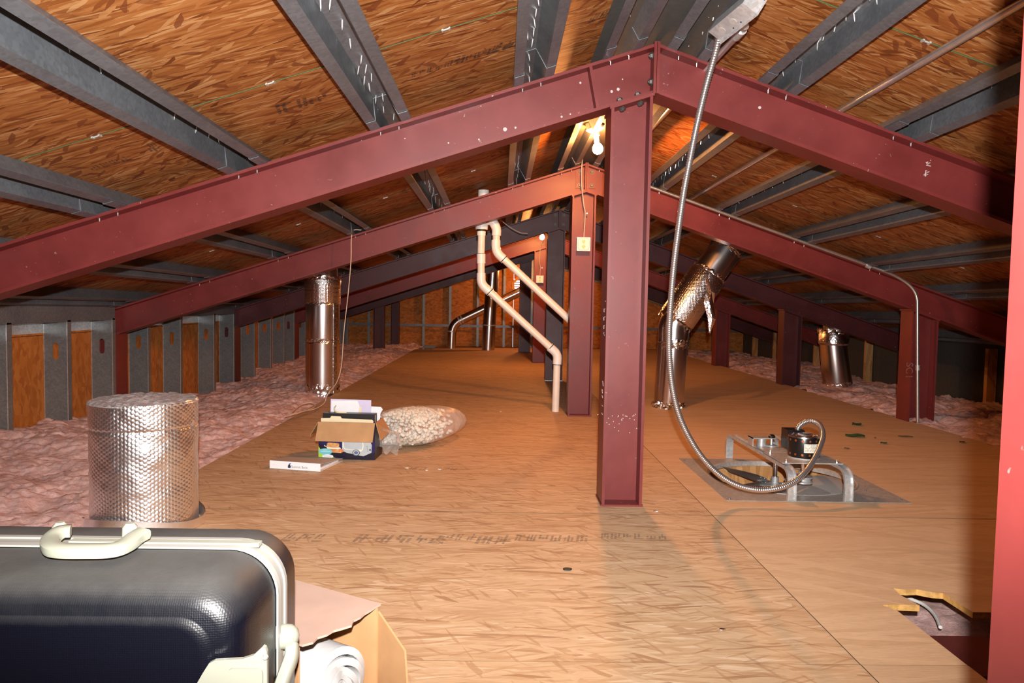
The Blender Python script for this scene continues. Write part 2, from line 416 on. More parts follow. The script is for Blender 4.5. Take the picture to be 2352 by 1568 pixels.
# ------------------------------------------------------------------ floor
floor = thing('floor', 'wooden attic deck of strand board and plywood panels', None, (.8, 6, 0), kind='structure')
rows = [1.69+1.2222*k for k in range(-3, 10)]
gp = .0016
def panel(poly, mat, z=0.0, th=.018): return prism([(x, y, z-th) for x, y in poly], (0, 0, th))
def fpan(g, mat): return obj('floor_panel', g, [mat, M['seam']], floor, fm=[0, 0]+[1]*(len(g[1])-2))
for i in range(len(rows)-1):
    y0, y1 = rows[i]+gp, rows[i+1]-gp
    dz = random.uniform(-.0015, 0)
    fpan(panel([(-1.47, y0), (.8735, y0), (.8735, y1), (-1.47, y1)], 0, dz), M['osb_floor'])
    x0, x1 = .8765, 3.13
    if abs(y0-gp-1.69) < .01:
        p = [(x0, y0), (1.135, y0), (1.135, 2.0), (1.112, 2.043), (1.16, 2.047), (1.221, 2.043), (1.205, 2.12), (1.213, 2.168), (1.245, 2.158), (1.28, 2.162), (1.315, 2.140), (1.345, 2.135), (1.348, 2.0), (1.95, 2.0), (1.95, y0), (x1, y0), (x1, y1), (x0, y1)]
        g = panel(p, 0, dz); nf = len(g[1]); cut = [0, 0]+[2]*(nf-2)
        for q in range(2, nf):
            if 2 <= q-1 <= 14: cut[q] = 1
        obj('floor_panel', g, [M['ply'], M['woodcut'], M['seam']], floor, fm=cut)
    elif abs(y1+gp-1.69) < .01:
        p = [(x0, y0), (x1, y0), (x1, y1), (1.95, y1), (1.95, .9), (1.135, .9), (1.135, y1), (x0, y1)]
        fpan(panel(p, 0, dz), M['ply'])
    elif y0 < 3.5 < y1:
        hx0, hx1, hy0, hy1 = 1.05, 1.765, 3.185, 3.935
        o_ = [(x0, y0), (x1, y0), (x1, y1), (x0, y1)]; h_ = [(hx0, hy0), (hx1, hy0), (hx1, hy1), (hx0, hy1)]
        v = [V((x, y, z)) for z in (-.018+dz, dz) for x, y in o_+h_]
        f = []
        for k in range(4):
            k2 = (k+1) % 4
            f += [(8+k, 8+k2, 12+k2, 12+k), (k2, k, 4+k, 4+k2), (k, k2, 8+k2, 8+k), (4+k2, 4+k, 12+k, 12+k2)]
        obj('floor_panel', (v, f), [M['ply'], M['seam']], floor, fm=[1 if k % 4 == 2 else 0 for k in range(16)])
    else:
        fpan(panel([(x0, y0), (x1, y0), (x1, y1), (x0, y1)], 0, dz), M['ply'])
obj('floor_panel', panel([(-1.2, rows[-1]+.01), (3.0, rows[-1]+.01), (3.0, YEND), (-1.2, YEND)], 0, -.02), M['osb_floor'], floor)
for s in ((-1.44, -1.40), (.85, .90), (3.07, 3.11)): obj('joist', box(s[0], s[1], -2, 12.6, -.17, -.019), M['wood'], floor)
tag(obj('subfloor', box(-3.2, 5.0, -2.1, 14.3, -.45, -.40), M['gyp']), 'ceiling board far below the deck', kind='structure')

# ink stamps: rows of worn bars, flat print on the panels
def stamp(c, ex, ey, L, hgt, n, seed, mat, parent, nrm, word=True):
    rs = random.Random(seed); ex = V(ex).normalized(); ey = V(ey).normalized(); nrm = V(nrm); gs = []
    x = 0.0
    while x < L:
        wch = hgt*rs.uniform(.45, .75)
        for k in range(rs.choice((2, 3, 3))):
            a = x+wch*k/3; b = a+wch*.2; lo = rs.choice((0, 0, .35)); hi = rs.choice((1, 1, .6))
            q = [V(c)+ex*(u+s_*.18*hgt)+ey*s_*hgt+nrm*.0008 for u, s_ in ((a, lo), (b, lo), (b, hi), (a, hi))]
            gs.append((q, [(0, 1, 2, 3)]))
        if rs.random() < .7:
            s0 = rs.choice((0, .42, .8)); q = [V(c)+ex*(u+s_*.18*hgt)+ey*s_*hgt+nrm*.0009 for u, s_ in ((x, s0), (x+wch*.85, s0), (x+wch*.85, s0+.2), (x, s0+.2))]
            gs.append((q, [(0, 1, 2, 3)]))
        x += wch*1.15
        if rs.random() < .16: x += hgt*1.1
    return obj('ink_stamp', join(*gs), mat, parent)
stamp(onZ(640, 1243), (1, 0, 0), (.0, 1, 0), .78, .085, 0, 3, M['stamp_floor'], floor, (0, 0, 1))
stamp(onZ(1010, 1240), (1, 0, 0), (.0, 1, 0), .50, .07, 0, 5, M['stamp_floor'], floor, (0, 0, 1))
stamp(onZ(1380, 1237), (1, 0, 0), (.0, 1, 0), .27, .06, 0, 8, M['stamp_floor'], floor, (0, 0, 1))
stamp(onZ(930, 1078), (1, 0, 0), (.0, 1, 0), .26, .05, 0, 11, M['stamp_floor'], floor, (0, 0, 1))
# scattered chips pressed into the deck
# ------------------------------------------------------------------ roof deck (ceiling)
ceil = thing('ceiling', 'underside of the pitched roof, orange strand board panels with stamped ink', None, (RX, 6, 1.9), kind='structure')
CN = {-1: math.cos(math.atan(SL)), 1: math.cos(math.atan(SR))}
NOFF = .088
def rp(side, s, Y, n=0.0):
    """point on the roof: s = run down the slope from the ridge, n = height above the rafter tops along the normal"""
    sl = SL if side < 0 else SR; c = CN[side]; si = sl*c
    return V((RX+side*(s*c+n*si), Y, RZ(Y)-s*si+n*c))
seams = [2.485+1.22*k for k in range(-4, 11)]
for side in (-1, 1):
    smax = 3.95 if side < 0 else 4.4
    for i in range(len(seams)-1):
        y0, y1 = seams[i]+.0025, min(seams[i+1]-.0025, 14.6)
        if y0 > 14.3: continue
        cuts = [0.03] + (([2.345] if i % 2 else [1.136, 3.54]) if side < 0 else ([2.302] if i % 2 else [1.088, 3.527])) + [smax]
        for a, b in zip(cuts[:-1], cuts[1:]):
            a += .0025; b -= .0025; e = .0035
            ys = [y0, y0+e, y1-e, y1]
            v = [rp(side, s, y, NOFF+h) for h in (0, .012) for y in ys for s in (a, b)]
            f = []; fmi = []
            for k in range(3):
                f.append((2*k, 2*k+1, 2*k+3, 2*k+2) if side < 0 else (2*k, 2*k+2, 2*k+3, 2*k+1)); fmi.append(0 if k == 1 else 1)
            f += [(8, 9, 15, 14), (0, 1, 9, 8), (6, 7, 15, 14), (0, 2, 4, 6, 14, 12, 10, 8), (1, 3, 5, 7, 15, 13, 11, 9)]; fmi += [0, 1, 1, 1, 1]
            ob = obj('roof_panel', (v, f), [M['osb_roof'], M['green']], ceil, fm=fmi)
for side in (-1, 1):
    sm = 4.6
    g = prism([rp(side, 0, -2.6, .1012), rp(side, sm, -2.6, .1012), rp(side, sm, 14.6, .1012), rp(side, 0, 14.6, .1012)], (0, 0, .02))
    obj('roofing_felt', g, M['felt_and_shade'], ceil)
obj('ridge_felt', prism([rp(-1, .3, -2.6, .115), rp(1, .3, -2.6, .115), rp(1, .3, 14.6, .115), rp(-1, .3, 14.6, .115)], (0, 0, .12)), M['felt_and_shade'], ceil)
LO = [.14, .50, 1.08, 1.66, 2.23, 2.81, 3.37]
RO = [.125, .50, 1.03, 1.60, 2.18, 2.76, 3.34, 3.86]
# clips at the seams between purlins
def clipgeo(side, s, Y):
    c = rp(side, s, Y, NOFF-.002); t = (rp(side, s+1, Y)-rp(side, s, Y)).normalized()
    n = V((0, 0, -1)); return join(obox(c, t*.014, (0, .003, 0), n*.002), obox(c+t*.012, t*.003, (0, .009, 0), n*.003), obox(c-t*.012, t*.003, (0, .009, 0), n*.003))
for side, offs in ((-1, LO), (1, RO)):
    for i in range(1, len(offs)-1):
        for sy in seams[3:8]:
            s = (offs[i]+offs[i+1])/2/CN[side]
            obj('panel_clip', clipgeo(side, s, sy), M['plate'], ceil)
def roofpx(x, y, side):
    d = ray(x, y); s = SL if side < 0 else -SR
    c0 = 1.915+.014*3.02+NOFF/CN[side]*1.0
    t = (c0-s*RX-H)/(d.z-s*d.x+.014*d.y); return CAM+d*t
for (x, y, side, L, hh, sd) in [(945, 178, -1, .30, .055, 1), (1045, 148, -1, .26, .085, 2), (1128, 122, -1, .14, .07, 4), (640, 262, -1, .22, .10, 6), (345, 338, -1, .2, .05, 9), (215, 392, -1, .24, .06, 10), (0, 445, -1, .1, .08, 12),
                                (800, 212, -1, .05, .05, 13), (1350, 52, -1, .04, .07, 14), (2240, 45, 1, .12, .03, 15), (1040, 440, -1, .3, .06, 16), (890, 470, -1, .3, .05, 17)]:
    p = roofpx(x, y, side); ex = rp(side, 1, 3)-rp(side, 0, 3)
    if side < 0: ex = -ex
    stamp(p, ex, (0, -1, 0), L, hh, 0, sd, M['stamp'], ceil, (0, 0, -1.5))

# ------------------------------------------------------------------ purlins (hat sections), each a thing
def hat(side, off, y0, y1, w=.0875, br=.040, cr=.028, dp=.085, dn=0.0, th=.002):
    s0 = off/CN[side]
    pr = [(-w, 0), (-w+br, 0), (-cr, dp), (cr, dp), (w-br, 0), (w, 0)]
    pi = [(a, b+th) for a, b in pr]
    pi[1] = (pr[1][0]-th, th); pi[2] = (pr[2][0]-th, dp+th); pi[3] = (pr[3][0]+th, dp+th); pi[4] = (pr[4][0]+th, th)
    pts = pr+pi[::-1]; n = len(pts)
    v = [rp(side, s0+a, y, b+dn) for y in (y0, y1) for a, b in pts]
    f = [(i, (i+1) % n, n+(i+1) % n, n+i) for i in range(n)]
    for k in range(5): f += [(k, k+1, n-2-k, n-1-k), (n+k, n+k+1, 2*n-2-k, 2*n-1-k)]
    return v, f
ords = ['nearest the ridge', 'second from the ridge', 'third from the ridge', 'fourth from the ridge', 'fifth from the ridge', 'sixth from the ridge', 'seventh from the ridge', 'eighth from the ridge']
screw_me = mkmesh('screw', lathe((0, 0, 0), [(.0022, 0), (.0022, -.022), (.0004, -.032)], 6), M['screw'], V((0, 0, 0)), True)
tip_me = mkmesh('screw_tip', lathe((0, 0, 0), [(.0024, 0), (.0022, -.009), (.0006, -.014)], 6), M['screw'], V((0, 0, 0)), True)
for side, offs in ((-1, LO), (1, RO)):
    for i, off in enumerate(offs):
        base = rp(side, off/CN[side], 6)
        t = thing('roof_purlin', 'grey galvanized hat-section purlin on the %s roof slope, %s' % ('left' if side < 0 else 'right', ords[i]), 'purlin', base, 'galvanized roof purlins')
        obj('purlin_channel', hat(side, off, -2.5, YEND), M['galv'], t)
        for fy in FY[1:]:
            obj('lap_splice', hat(side, off, fy-.10, fy+.16, w=.085, dn=-.0035), M['galv'], t)
        rs = random.Random(i*7+side)
        y = 1.2+rs.random()*.1; tips = []
        while y < 9.0:
            for dsx in ((rs.uniform(-.02, .02),) if rs.random() < .75 else (-.012, .014)):
                p = rp(side, off/CN[side]+dsx, y+rs.uniform(-.01, .01), .086)
                if y < 5.3: place('screw', screw_me, p, t, (rs.uniform(-.2, .2), rs.uniform(-.2, .2), 0))
                else: tips.append(lathe(p, [(.0022, 0), (.0022, -.022), (.0004, -.032)], 5))
            y += .15 if (y % 1.22) > .3 else .09
        if tips: obj('screw_tips', join(*tips), M['screw'], t)['kind'] = 'stuff'

# ------------------------------------------------------------------ steel frames
bolt_me = mkmesh('bolt', join(lathe((0, 0, 0), [(.017, 0), (.017, .003)], 12), lathe((0, 0, .003), [(.0125, 0), (.0125, .008), (.010, .010)], 6), lathe((0, 0, .011), [(.006, 0), (.006, .006)], 8)), M['bolt'], V((0, 0, 0)), False)
names = ['nearest red steel frame, its post cut off by the right picture edge', 'large red steel frame in front, its post standing right of centre on the deck',
         'second red steel frame back, with an outlet box on its post', 'third steel frame back, shade painted into its red, behind the white pipes',
         'fourth steel frame back, lit red by the far bulb', 'farthest dark steel frame, just in front of the gable wall']
def zb(X, Y): return ztop(X, Y)-DR
frames = []
for i, fy in enumerate(FY):
    yc = fy+.082; x0, x1 = PX[i]
    mat = M['red'] if i not in (3, 5) else M['redshade']  # third and farthest frames take the red with painted shade
    t = thing('roof_support', names[i], 'roof support', ((x0+x1)/2, yc, 0), 'red steel roof supports across the attic'); frames.append(t)
    fh = .0665; tf = .013
    for side in (-1, 1):
        xe = -3.04 if side < 0 else 4.75; xi = RX-.004 if side < 0 else RX+.004
        A = [(xe, ztop(xe, yc)), (xi, ztop(xi, yc))]
        def slab(t0, t1, ya, yb, xa=xe, xb=xi):
            return prism([(xa, ya, ztop(xa, yc)-t0), (xb, ya, ztop(xb, yc)-t0), (xb, ya, ztop(xb, yc)-t1), (xa, ya, ztop(xa, yc)-t1)], (0, yb-ya, 0))
        g = join(slab(0, tf, yc-fh, yc+fh), slab(tf, DR-tf, yc-.004, yc+.004), slab(DR-tf, DR, yc-fh, yc+fh))
        ra = obj('rafter', g, mat, t)
        if i == 1 and side < 0:
            obj('stiffener', prism([(.345, yc-fh, ztop(.345, yc)-tf), (.357, yc-fh, ztop(.357, yc)-tf), (.39, yc-fh, zb(.39, yc)+tf), (.378, yc-fh, zb(.378, yc)+tf)], (0, fh, 0)), mat, ra)
        # small self-drilling screws along the top flange
        if i in (1, 2):
            for off in (LO if side < 0 else RO):
                for d_ in (-.03, .045):
                    X = RX+side*(off+d_)
                    if -2.7 < X < 3: place('screw_tip', tip_me, V((X, yc-.045, ztop(X, yc)-tf)), ra)
    pl = join(box(RX-.012, RX-.001, yc-.075, yc+.075, zb(RX, yc)-.004, RZ(yc)+.004), box(RX+.001, RX+.012, yc-.075, yc+.075, zb(RX, yc)-.004, RZ(yc)+.004))
    obj('ridge_plate', pl, mat, t)
    if i >= 1:
        if i == 1:
            for dz in (.045, .15): place('bolt', bolt_me, V((RX-.013, yc-.045, RZ(yc)-dz)), t, (0, -math.pi/2, 0))
        else:
            for sx in (-1, 1):
                obj('web_plate', prism([(RX+sx*.012, yc-.0115, RZ(yc)-.02), (RX+sx*.075, yc-.0115, RZ(yc)-.038), (RX+sx*.075, yc-.0115, RZ(yc)-.178), (RX+sx*.012, yc-.0115, RZ(yc)-.172)], (0, .008, 0)), mat, t)
                for dz in (.055, .155): place('bolt', bolt_me, V((RX+sx*.045, yc-.0115, RZ(yc)-dz)), t, (math.pi/2, 0, 0))
    # H post: web faces the camera, flanges face sideways
    ft = .012
    def col(xa, xb, za, zt, mt=mat):
        def pr(a, b, ya, yb): return prism([(a, ya, za), (b, ya, za)] + ([(b, ya, zt(b)), (RX, ya, zt(RX)), (a, ya, zt(a))] if a < RX < b else [(b, ya, zt(b)), (a, ya, zt(a))]), (0, yb-ya, 0))
        return join(pr(xa, xa+ft, yc-.082, yc+.082), pr(xb-ft, xb, yc-.082, yc+.082), pr(xa+ft, xb-ft, yc-.005, yc+.005))
    po = obj('post', col(x0, x1, 0, lambda X: zb(X, yc)-.012), mat, t)
    capp = [(x0-.006, zb(x0-.006, yc)), (x1+.006, zb(x1+.006, yc))]
    if x0 < RX < x1: capp.insert(1, (RX, zb(RX, yc)))
    obj('cap_plate', prism([(a, yc-.085, z-.001) for a, z in capp]+[(a, yc-.085, z-.013) for a, z in capp[::-1]], (0, .17, 0)), mat, po)
    obj('base_plate', box(x0-.004, x1+.004, yc-.084, yc+.086, .0005, .008), M['plate'] if i == 3 else mat, po)
    if i == 1:
        for X in (x0+.05, x1-.045):
            place('bolt', bolt_me, V((X, yc-.045, zb(X, yc)-.0145)), po, (math.pi-.1, math.atan(SL), 0))
            place('bolt', bolt_me, V((X-.01, yc-.045, zb(X-.01, yc)+.0135)), po, (0, -math.atan(SL), 0))
        obj('screw_head', lathe((x1, yc-.02, onY(1482, 886, fy).z), [(.0075, 0), (.0075, .006), (.003, .010)], 10, (1, 0, 0)), M['steel'], po)
    # side columns at the left wall and at the right edge of the deck
    if i >= 1:
        obj('wall_column', col(-3.04, -2.835, -.39, lambda X: zb(X, yc)), mat, t)
        xr = {1: 3.1, 2: 3.091, 3: 3.07, 4: 3.02, 5: 2.98}[i]
        if i == 5:
            obj('side_post', col(-2.13, -1.95, -.39, lambda X: zb(X, yc)-.004), mat, t)
        if i >= 2:
            rc = obj('side_post', col(xr, xr+.2, -.39, lambda X: zb(X, yc)-.01), mat, t)
            obj('cap_plate', prism([(xr-.01, yc-.085, zb(xr-.01, yc)-.001), (xr+.21, yc-.085, zb(xr+.21, yc)-.001), (xr+.21, yc-.085, zb(xr+.21, yc)-.012), (xr-.01, yc-.085, zb(xr-.01, yc)-.012)], (0, .17, 0)), mat, rc)
# chalk marks
text('chalk_mark', 'SC1', .075, onY(2082, 832, FY[2]-.002), (0, 0, -1), (1, 0, 0), M['chalk_faint'], frames[2], .001)
p = V((PX[1][0]-.0008, FY[1]+.03, 0))
rs = random.Random(4); gs = []
for zc, L in ((.86, .16), (.52, .17)):
    z = zc
    while z > zc-L:
        for _ in range(2):
            a = rs.uniform(-.02, .02); b = rs.uniform(-.02, .02); dz = rs.uniform(-.01, .02)
            gs.append(tube([p+V((0, a+.02, z)), p+V((0, b+.02, z-dz))], .0011, 4))
        z -= .034
obj('chalk_scribble', join(*gs), M['chalk'], frames[1])
gs = []
for (x, y) in ((2133, 375), (2128, 398)):
    q = onY(x, y, FY[1]+.077)
    for _ in range(5): gs.append(tube([q+V((rs.uniform(-.012, .012), 0, rs.uniform(-.014, .014))), q+V((rs.uniform(-.012, .012), 0, rs.uniform(-.014, .014)))], .0018, 4))
obj('chalk_scribble', join(*gs), M['chalk'], frames[1])
# dried plaster spatters on the front frame
for (x, y, r) in ((1160, 297, .009), (1184, 293, .005), (1333, 190, .005), (1430, 182, .003), (1745, 247, .007), (1927, 258, .008), (1030, 328, .004), (830, 322, .004), (930, 318, .003), (1405, 210, .006), (1420, 205, .007), (1290, 268, .005), (1310, 262, .004), (1100, 320, .004)):
    q = onY(x, y, FY[1]+.077); obj('spatter', lathe(q, [(r, 0), (r*.7, .0015), (r*.2, .002)], 7, (0, -1, 0)), M['chalk'], frames[1])
rs = random.Random(9)
for k in range(26):
    q = onY(rs.gauss(1430, 25), 950+abs(rs.gauss(0, 22)), FY[1]+.076); obj('spatter', lathe(q, [(.0024, 0), (.0014, .001)], 5, (0, -1, 0)), M['chalk'], frames[1])

# ------------------------------------------------------------------ left wall
wl = thing('wall_left', 'left knee wall of galvanized steel studs against orange strand board', None, (XL-.08, 7, 0), kind='structure')
SX = XL-.155
for k in range(14):
    y0 = -2.0+1.22*k
    if y0 < 14:
        for za, zb_ in ((-.4, .573), (.577, .86)): obj('wall_panel', box(SX-.012, SX, y0+.001, min(y0+1.219, 14.1), za, zb_), M['osb_left'], wl)
obj('sheathing_paper', box(SX-.02, SX-.013, -2, 14.1, -.4, .86), M['felt_and_shade'], wl)
def stud(y, rightflange=True):
    # C-stud, web facing the camera with a slot-shaped punch-out
    x0, x1 = SX+.001, XL; zc = .47; hw, hh = .019, .055; xm = (x0+x1)/2; z0, z1 = -.4, .675
    out = [(x0, z0), (x1, z0), (x1, z1), (x0, z1)]
    hole = [(xm+hw*math.cos(a), zc+(hh-hw)*(1 if math.sin(a) >= 0 else -1)+hw*math.sin(a)) for a in [math.radians(d) for d in (-90, -45, -1, 1, 45, 90, 135, 179, 181, 225)]]
    n = len(hole); v = [V((a, 0, b)) for a, b in out+hole]
    H_ = lambda k: 4+k % n
    f = [(0, 1, H_(2), H_(1), H_(0)), (1, 2, H_(4), H_(3), H_(2)), (2, 3, H_(7), H_(6), H_(5), H_(4)), (3, 0, H_(0), H_(9), H_(8), H_(7))]
    v2 = [q+V((0, .0015, 0)) for q in v]; k = len(v)
    f2 = [tuple(i+k for i in q[::-1]) for q in f]
    g = (v+v2, f+f2)
    g = join(g, box(x1-.0015, x1, 0, .045, z0, z1), box(x1-.013, x1-.0015, .0435, .045, z0, z1), box(x0, x0+.0015, 0, .045, z0, z1), box(x0+.0015, x0+.013, .0435, .045, z0, z1))
    n0 = len(g[1]); g = join(g, box(x1-.0035, x1+.0006, -.0006, .002, z0, z1), box(x0, x0+.003, -.0006, .002, z0, z1))  # bright zinc strips paint a highlight along the bent corners
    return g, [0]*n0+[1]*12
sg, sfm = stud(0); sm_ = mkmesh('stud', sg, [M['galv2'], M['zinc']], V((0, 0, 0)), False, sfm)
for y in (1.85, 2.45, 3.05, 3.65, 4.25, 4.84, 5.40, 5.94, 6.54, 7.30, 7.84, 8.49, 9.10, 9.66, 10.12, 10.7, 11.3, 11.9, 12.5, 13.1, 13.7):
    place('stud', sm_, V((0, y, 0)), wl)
for a, b in zip([-2]+FY[1:], FY[1:]+[14.0]):
    a2, b2 = a+.17 if a > 0 else a, b-.002
    obj('header_channel', join(box(XL-.002, XL, a2, b2, .665, .775), box(SX, XL, a2, b2, .772, .775)), M['galv'], wl)
    obj('top_track', box(SX+.001, SX+.003, a2, b2, .59, .70), M['zinc'], wl)

# ------------------------------------------------------------------ gable wall
wb = thing('wall_back', 'far gable wall of orange strand board with thin steel studs', None, (.6, YEND, 0), kind='structure')
VX, VZ, VR = .37, 1.16, .17
def gpan(x0, x1, z0=None, z1=None):
    zt = lambda X: ztop(X, YEND)+.2
    if z1 is None:
        pts = [(x0, z0), (x1, z0), (x1, zt(x1))] + ([(RX, zt(RX))] if x0 < RX < x1 else []) + [(x0, zt(x0))]
    else: pts = [(x0, z0), (x1, z0), (x1, z1), (x0, z1)]
    obj('wall_panel', prism([(x, YEND, z) for x, z in pts], (0, .012, 0)), M['osb_wall'], wb)
for a, b in ((-3.2, -1.462), (-1.458, -.432), (-.428, VX-.125), (VX+.125, 1.4), (1.404, 2.6), (2.604, 4.9)): gpan(a, b, -.45)
gpan(VX-.121, VX+.121, -.45, VZ-.125); gpan(VX-.121, VX+.121, VZ+.125, 2.1)
for x in (-2.5, -1.98, -1.46, -.96, -.43, .07, .60, 1.1, 1.6, 2.1, 2.6, 3.1, 3.6, 4.1):
    zt = ztop(x, YEND)-.06
    zz = [(-.4, zt)] if abs(x-VX) > .2 else [(-.4, VZ-.2)]
    for a, b in zz: obj('stud', join(box(x-.022, x+.022, YEND-.09, YEND-.088, a, b), box(x-.022, x-.0205, YEND-.088, YEND-.002, a, b)), M['galv2'], wb)
for side in (-1, 1):
    p = [rp(side, .0, YEND-.1, -.06), rp(side, 4.2, YEND-.1, -.06), rp(side, 4.2, YEND-.1, -.10), rp(side, 0, YEND-.1, -.10)]
    obj('sloped_track', prism(p, (0, .095, 0)), M['galv2'], wb)
obj('cross_channel', box(-2.9, 4.5, YEND-.094, YEND-.0915, .35, .395), M['galv'], wb)
obj('bottom_track', box(-2.9, 4.5, YEND-.095, YEND-.002, -.06, -.02), M['galv'], wb)
obj('corner_post', join(box(-2.06, -2.05, YEND-.26, YEND-.10, -.39, ztop(-2.05, YEND)-.03), box(-2.05, -1.92, YEND-.184, YEND-.176, -.39, ztop(-1.92, YEND)-.05), box(-1.92, -1.91, YEND-.26, YEND-.10, -.39, ztop(-1.91, YEND)-.03)), M['redshade'], wb)
vt = thing('gable_vent', 'small octagonal louvred vent with daylight in the far gable wall', 'vent', (VX, YEND-.02, VZ-VR))
o8 = [(VX+VR*math.cos(math.radians(22.5+45*k)), VZ+VR*math.sin(math.radians(22.5+45*k))) for k in range(8)]
i8 = [(VX+(VR-.05)*math.cos(math.radians(22.5+45*k)), VZ+(VR-.05)*math.sin(math.radians(22.5+45*k))) for k in range(8)]
v = [V((x, y, z)) for y in (YEND-.03, YEND-.001) for x, z in o8+i8]
f = []
for k in range(8):
    k2 = (k+1) % 8
    f += [(k, k2, 8+k2, 8+k), (16+k2, 16+k, 24+k, 24+k2), (k2, k, 16+k, 16+k2), (8+k, 8+k2, 24+k2, 24+k)]
obj('vent_frame', (v, f), M['woodcut'], vt)
for k in range(6):
    z = VZ-.115+k*.044; obj('louvre_slat', obox((VX, YEND-.012, z), (.118, 0, 0), (0, .012, .006), (0, -.001, .0025)), M['wood'], vt)

# ------------------------------------------------------------------ right wall and the wall behind the camera
wr = thing('wall_right', 'low knee wall of strand board and studs under the right eave, shade painted on its panels', None, (XR+.1, 7, 0), kind='structure')
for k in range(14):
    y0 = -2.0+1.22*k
    if y0 < 14: obj('wall_panel', box(XR+.10, XR+.112, y0+.002, min(y0+1.218, 14.1), -.4, .95), M['felt_and_shade'], wr)  # strand board coloured near-black, painting in the shade under the eave
for y in (3.4, 4.55, 5.7, 6.8, 7.9, 9.1, 9.9, 10.6, 11.3, 12.2, 13.2): obj('stud', box(XR, XR+.09, y, y+.045, -.4, ztop(XR, y)-.03), M['wood'], wr)
tag(obj('wall_front', box(-3.2, 4.9, -2.12, -2.1, -.45, 2.4), M['osb_wall']), 'wall closing the attic behind the viewer', kind='structure')

# ------------------------------------------------------------------ insulation
def blanket(name, x0, x1, y0, y1, st, zf, seed, label):
    nx = int((x1-x0)/st)+1; ny = int((y1-y0)/st)+1
    X, Y = np.meshgrid(np.linspace(x0, x1, nx), np.linspace(y0, y1, ny))
    jx = (vn(X*23, Y*23, seed+5)-.5)*.03; jy = (vn(X*23, Y*23, seed+6)-.5)*.03
    Z = zf(X, Y)+.07*(vn(X*2.2, Y*2.2, seed)-.5)+.05*(vn(X*6, Y*6, seed+1)-.5)
    A_, B_ = X*.8+Y*.6, Y*.8-X*.6; C_, D_ = X*.5-Y*.866, X*.866+Y*.5
    Z += .022*vn(A_*9, B_*9, seed+2)+.014*vn(C_*22, D_*22, seed+3)+.019*vn(A_*40, B_*40, seed+4)+.008*vn(C_*75, D_*75, seed+7)
    v = np.stack([X+jx, Y+jy, Z], -1).reshape(-1, 3)
    i = np.arange(ny-1)[:, None]*nx+np.arange(nx-1)[None, :]
    q = np.stack([i, i+1, i+nx+1, i+nx], -1).reshape(-1, 4)
    me = bpy.data.meshes.new(name); me.from_pydata(v.tolist(), [], q.tolist()); me.materials.append(M['insul'])
    me.polygons.foreach_set('use_smooth', [True]*len(me.polygons)); me.update()
    ob = place(name, me, V((0, 0, 0))); tag(ob, label, 'insulation', kind='stuff'); return ob
def zl(X, Y):
    e = np.clip((X+1.47)/-.25, 0, 1); wv = np.clip((X+1.9)/-1.0, 0, 1)
    h = np.interp(Y, [0, 4.2, 5, 6, 7.2, 8.7, 10.5, 12, 14], [.06, .05, -.01, -.06, -.08, -.05, .02, .03, .02])
    return -.075*(1-e)+e*(-.045)+h*wv
blanket('loose_insulation', -2.995, -1.44, 1.0, YEND-.01, .0125, zl, 1, 'pink loose-fill insulation heaped between the deck and left wall')
def zr(X, Y):
    e = np.clip((X-3.13)/.25, 0, 1); return -.065*(1-e)+e*(-.045)+.03*np.sin(Y*1.3)*e-.03*np.clip((X-3.5)/1, 0, 1)
blanket('loose_insulation', 3.10, 4.69, 1.2, YEND-.01, .016, zr, 31, 'pink loose-fill insulation beyond the right edge of the deck')
def zh(X, Y): return -.20+0*X
blanket('loose_insulation', .92, 2.4, 1.2, 2.75, .022, zh, 51, 'pink insulation seen down through the broken floor opening')

# ------------------------------------------------------------------ broken floor opening: beam and cable
t = thing('floor_beam', 'dark red steel beam crossing under the broken floor opening', 'beam', (1.5, 1.85, -.35))
obj('top_flange', box(.92, 3.06, 1.74, 1.96, -.065, -.052), M['redshade'], t)
obj('web', box(.92, 3.06, 1.846, 1.854, -.33, -.065), M['redshade'], t)
obj('bottom_flange', box(.92, 3.06, 1.74, 1.96, -.343, -.33), M['redshade'], t)
pts = [onZ(x, y, -.10) for x, y in ((2060, 1360), (2092, 1375), (2120, 1387), (2140, 1403), (2152, 1420), (2160, 1440))]
tag(obj('white_cable', tube(spline(pts, 6), .0055, 8), M['wirew'], smooth=True), 'short white cable bending through the broken floor opening', 'cable')
# ------------------------------------------------------------------ lamps
def bulb_lamp(label, bp, boxp, watts):
    t = thing('bare_bulb_lamp', label, 'lamp', (boxp[0], boxp[1], bp[2]-.04))
    bp = V(bp); boxp = V(boxp); ax = (bp-boxp).normalized()
    obj('junction_box', lathe(boxp-ax*.035, [(.050, 0), (.052, .002), (.052, .042), (.050, .044)], 8, ax), M['coverplate'], t)
    obj('lamp_holder', lathe(boxp+ax*.009, [(.052, 0), (.054, .006), (.040, .016), (.024, .022), (.022, .045), (.018, .047)], 24, ax), M['porcelain'], t, smooth=True)
    b0 = boxp+ax*.05; L = (bp-b0).length
    e = emis('glowing_bulb', BULB_COL, watts)
    R = .032
    prof = [(.013, -.01), (.014, L-R*1.05), (.022, L-R*.80), (.0295, L-R*.4), (R, L), (.030, L+R*.4), (.0225, L+R*.72), (.012, L+R*.93), (.002, L+R)]
    obj('bulb', lathe(b0, prof, 20, ax), e, t, smooth='all')
    return t
bulb_lamp('bare glowing bulb on a white holder beside the front steel post', onY(1373, 342, 4.4), onY(1366, 291, 4.4), BULB_W*9)
bulb_lamp('bare glowing bulb hanging at the far steel frame', onY(1245, 545, 9.3), onY(1247, 526, 9.3), BULB_W*9)

bulb_lamp('bare bulb mostly hidden behind the farthest steel post', onY(1204, 618, 13.0), onY(1204, 604, 13.0), BULB_W*5)
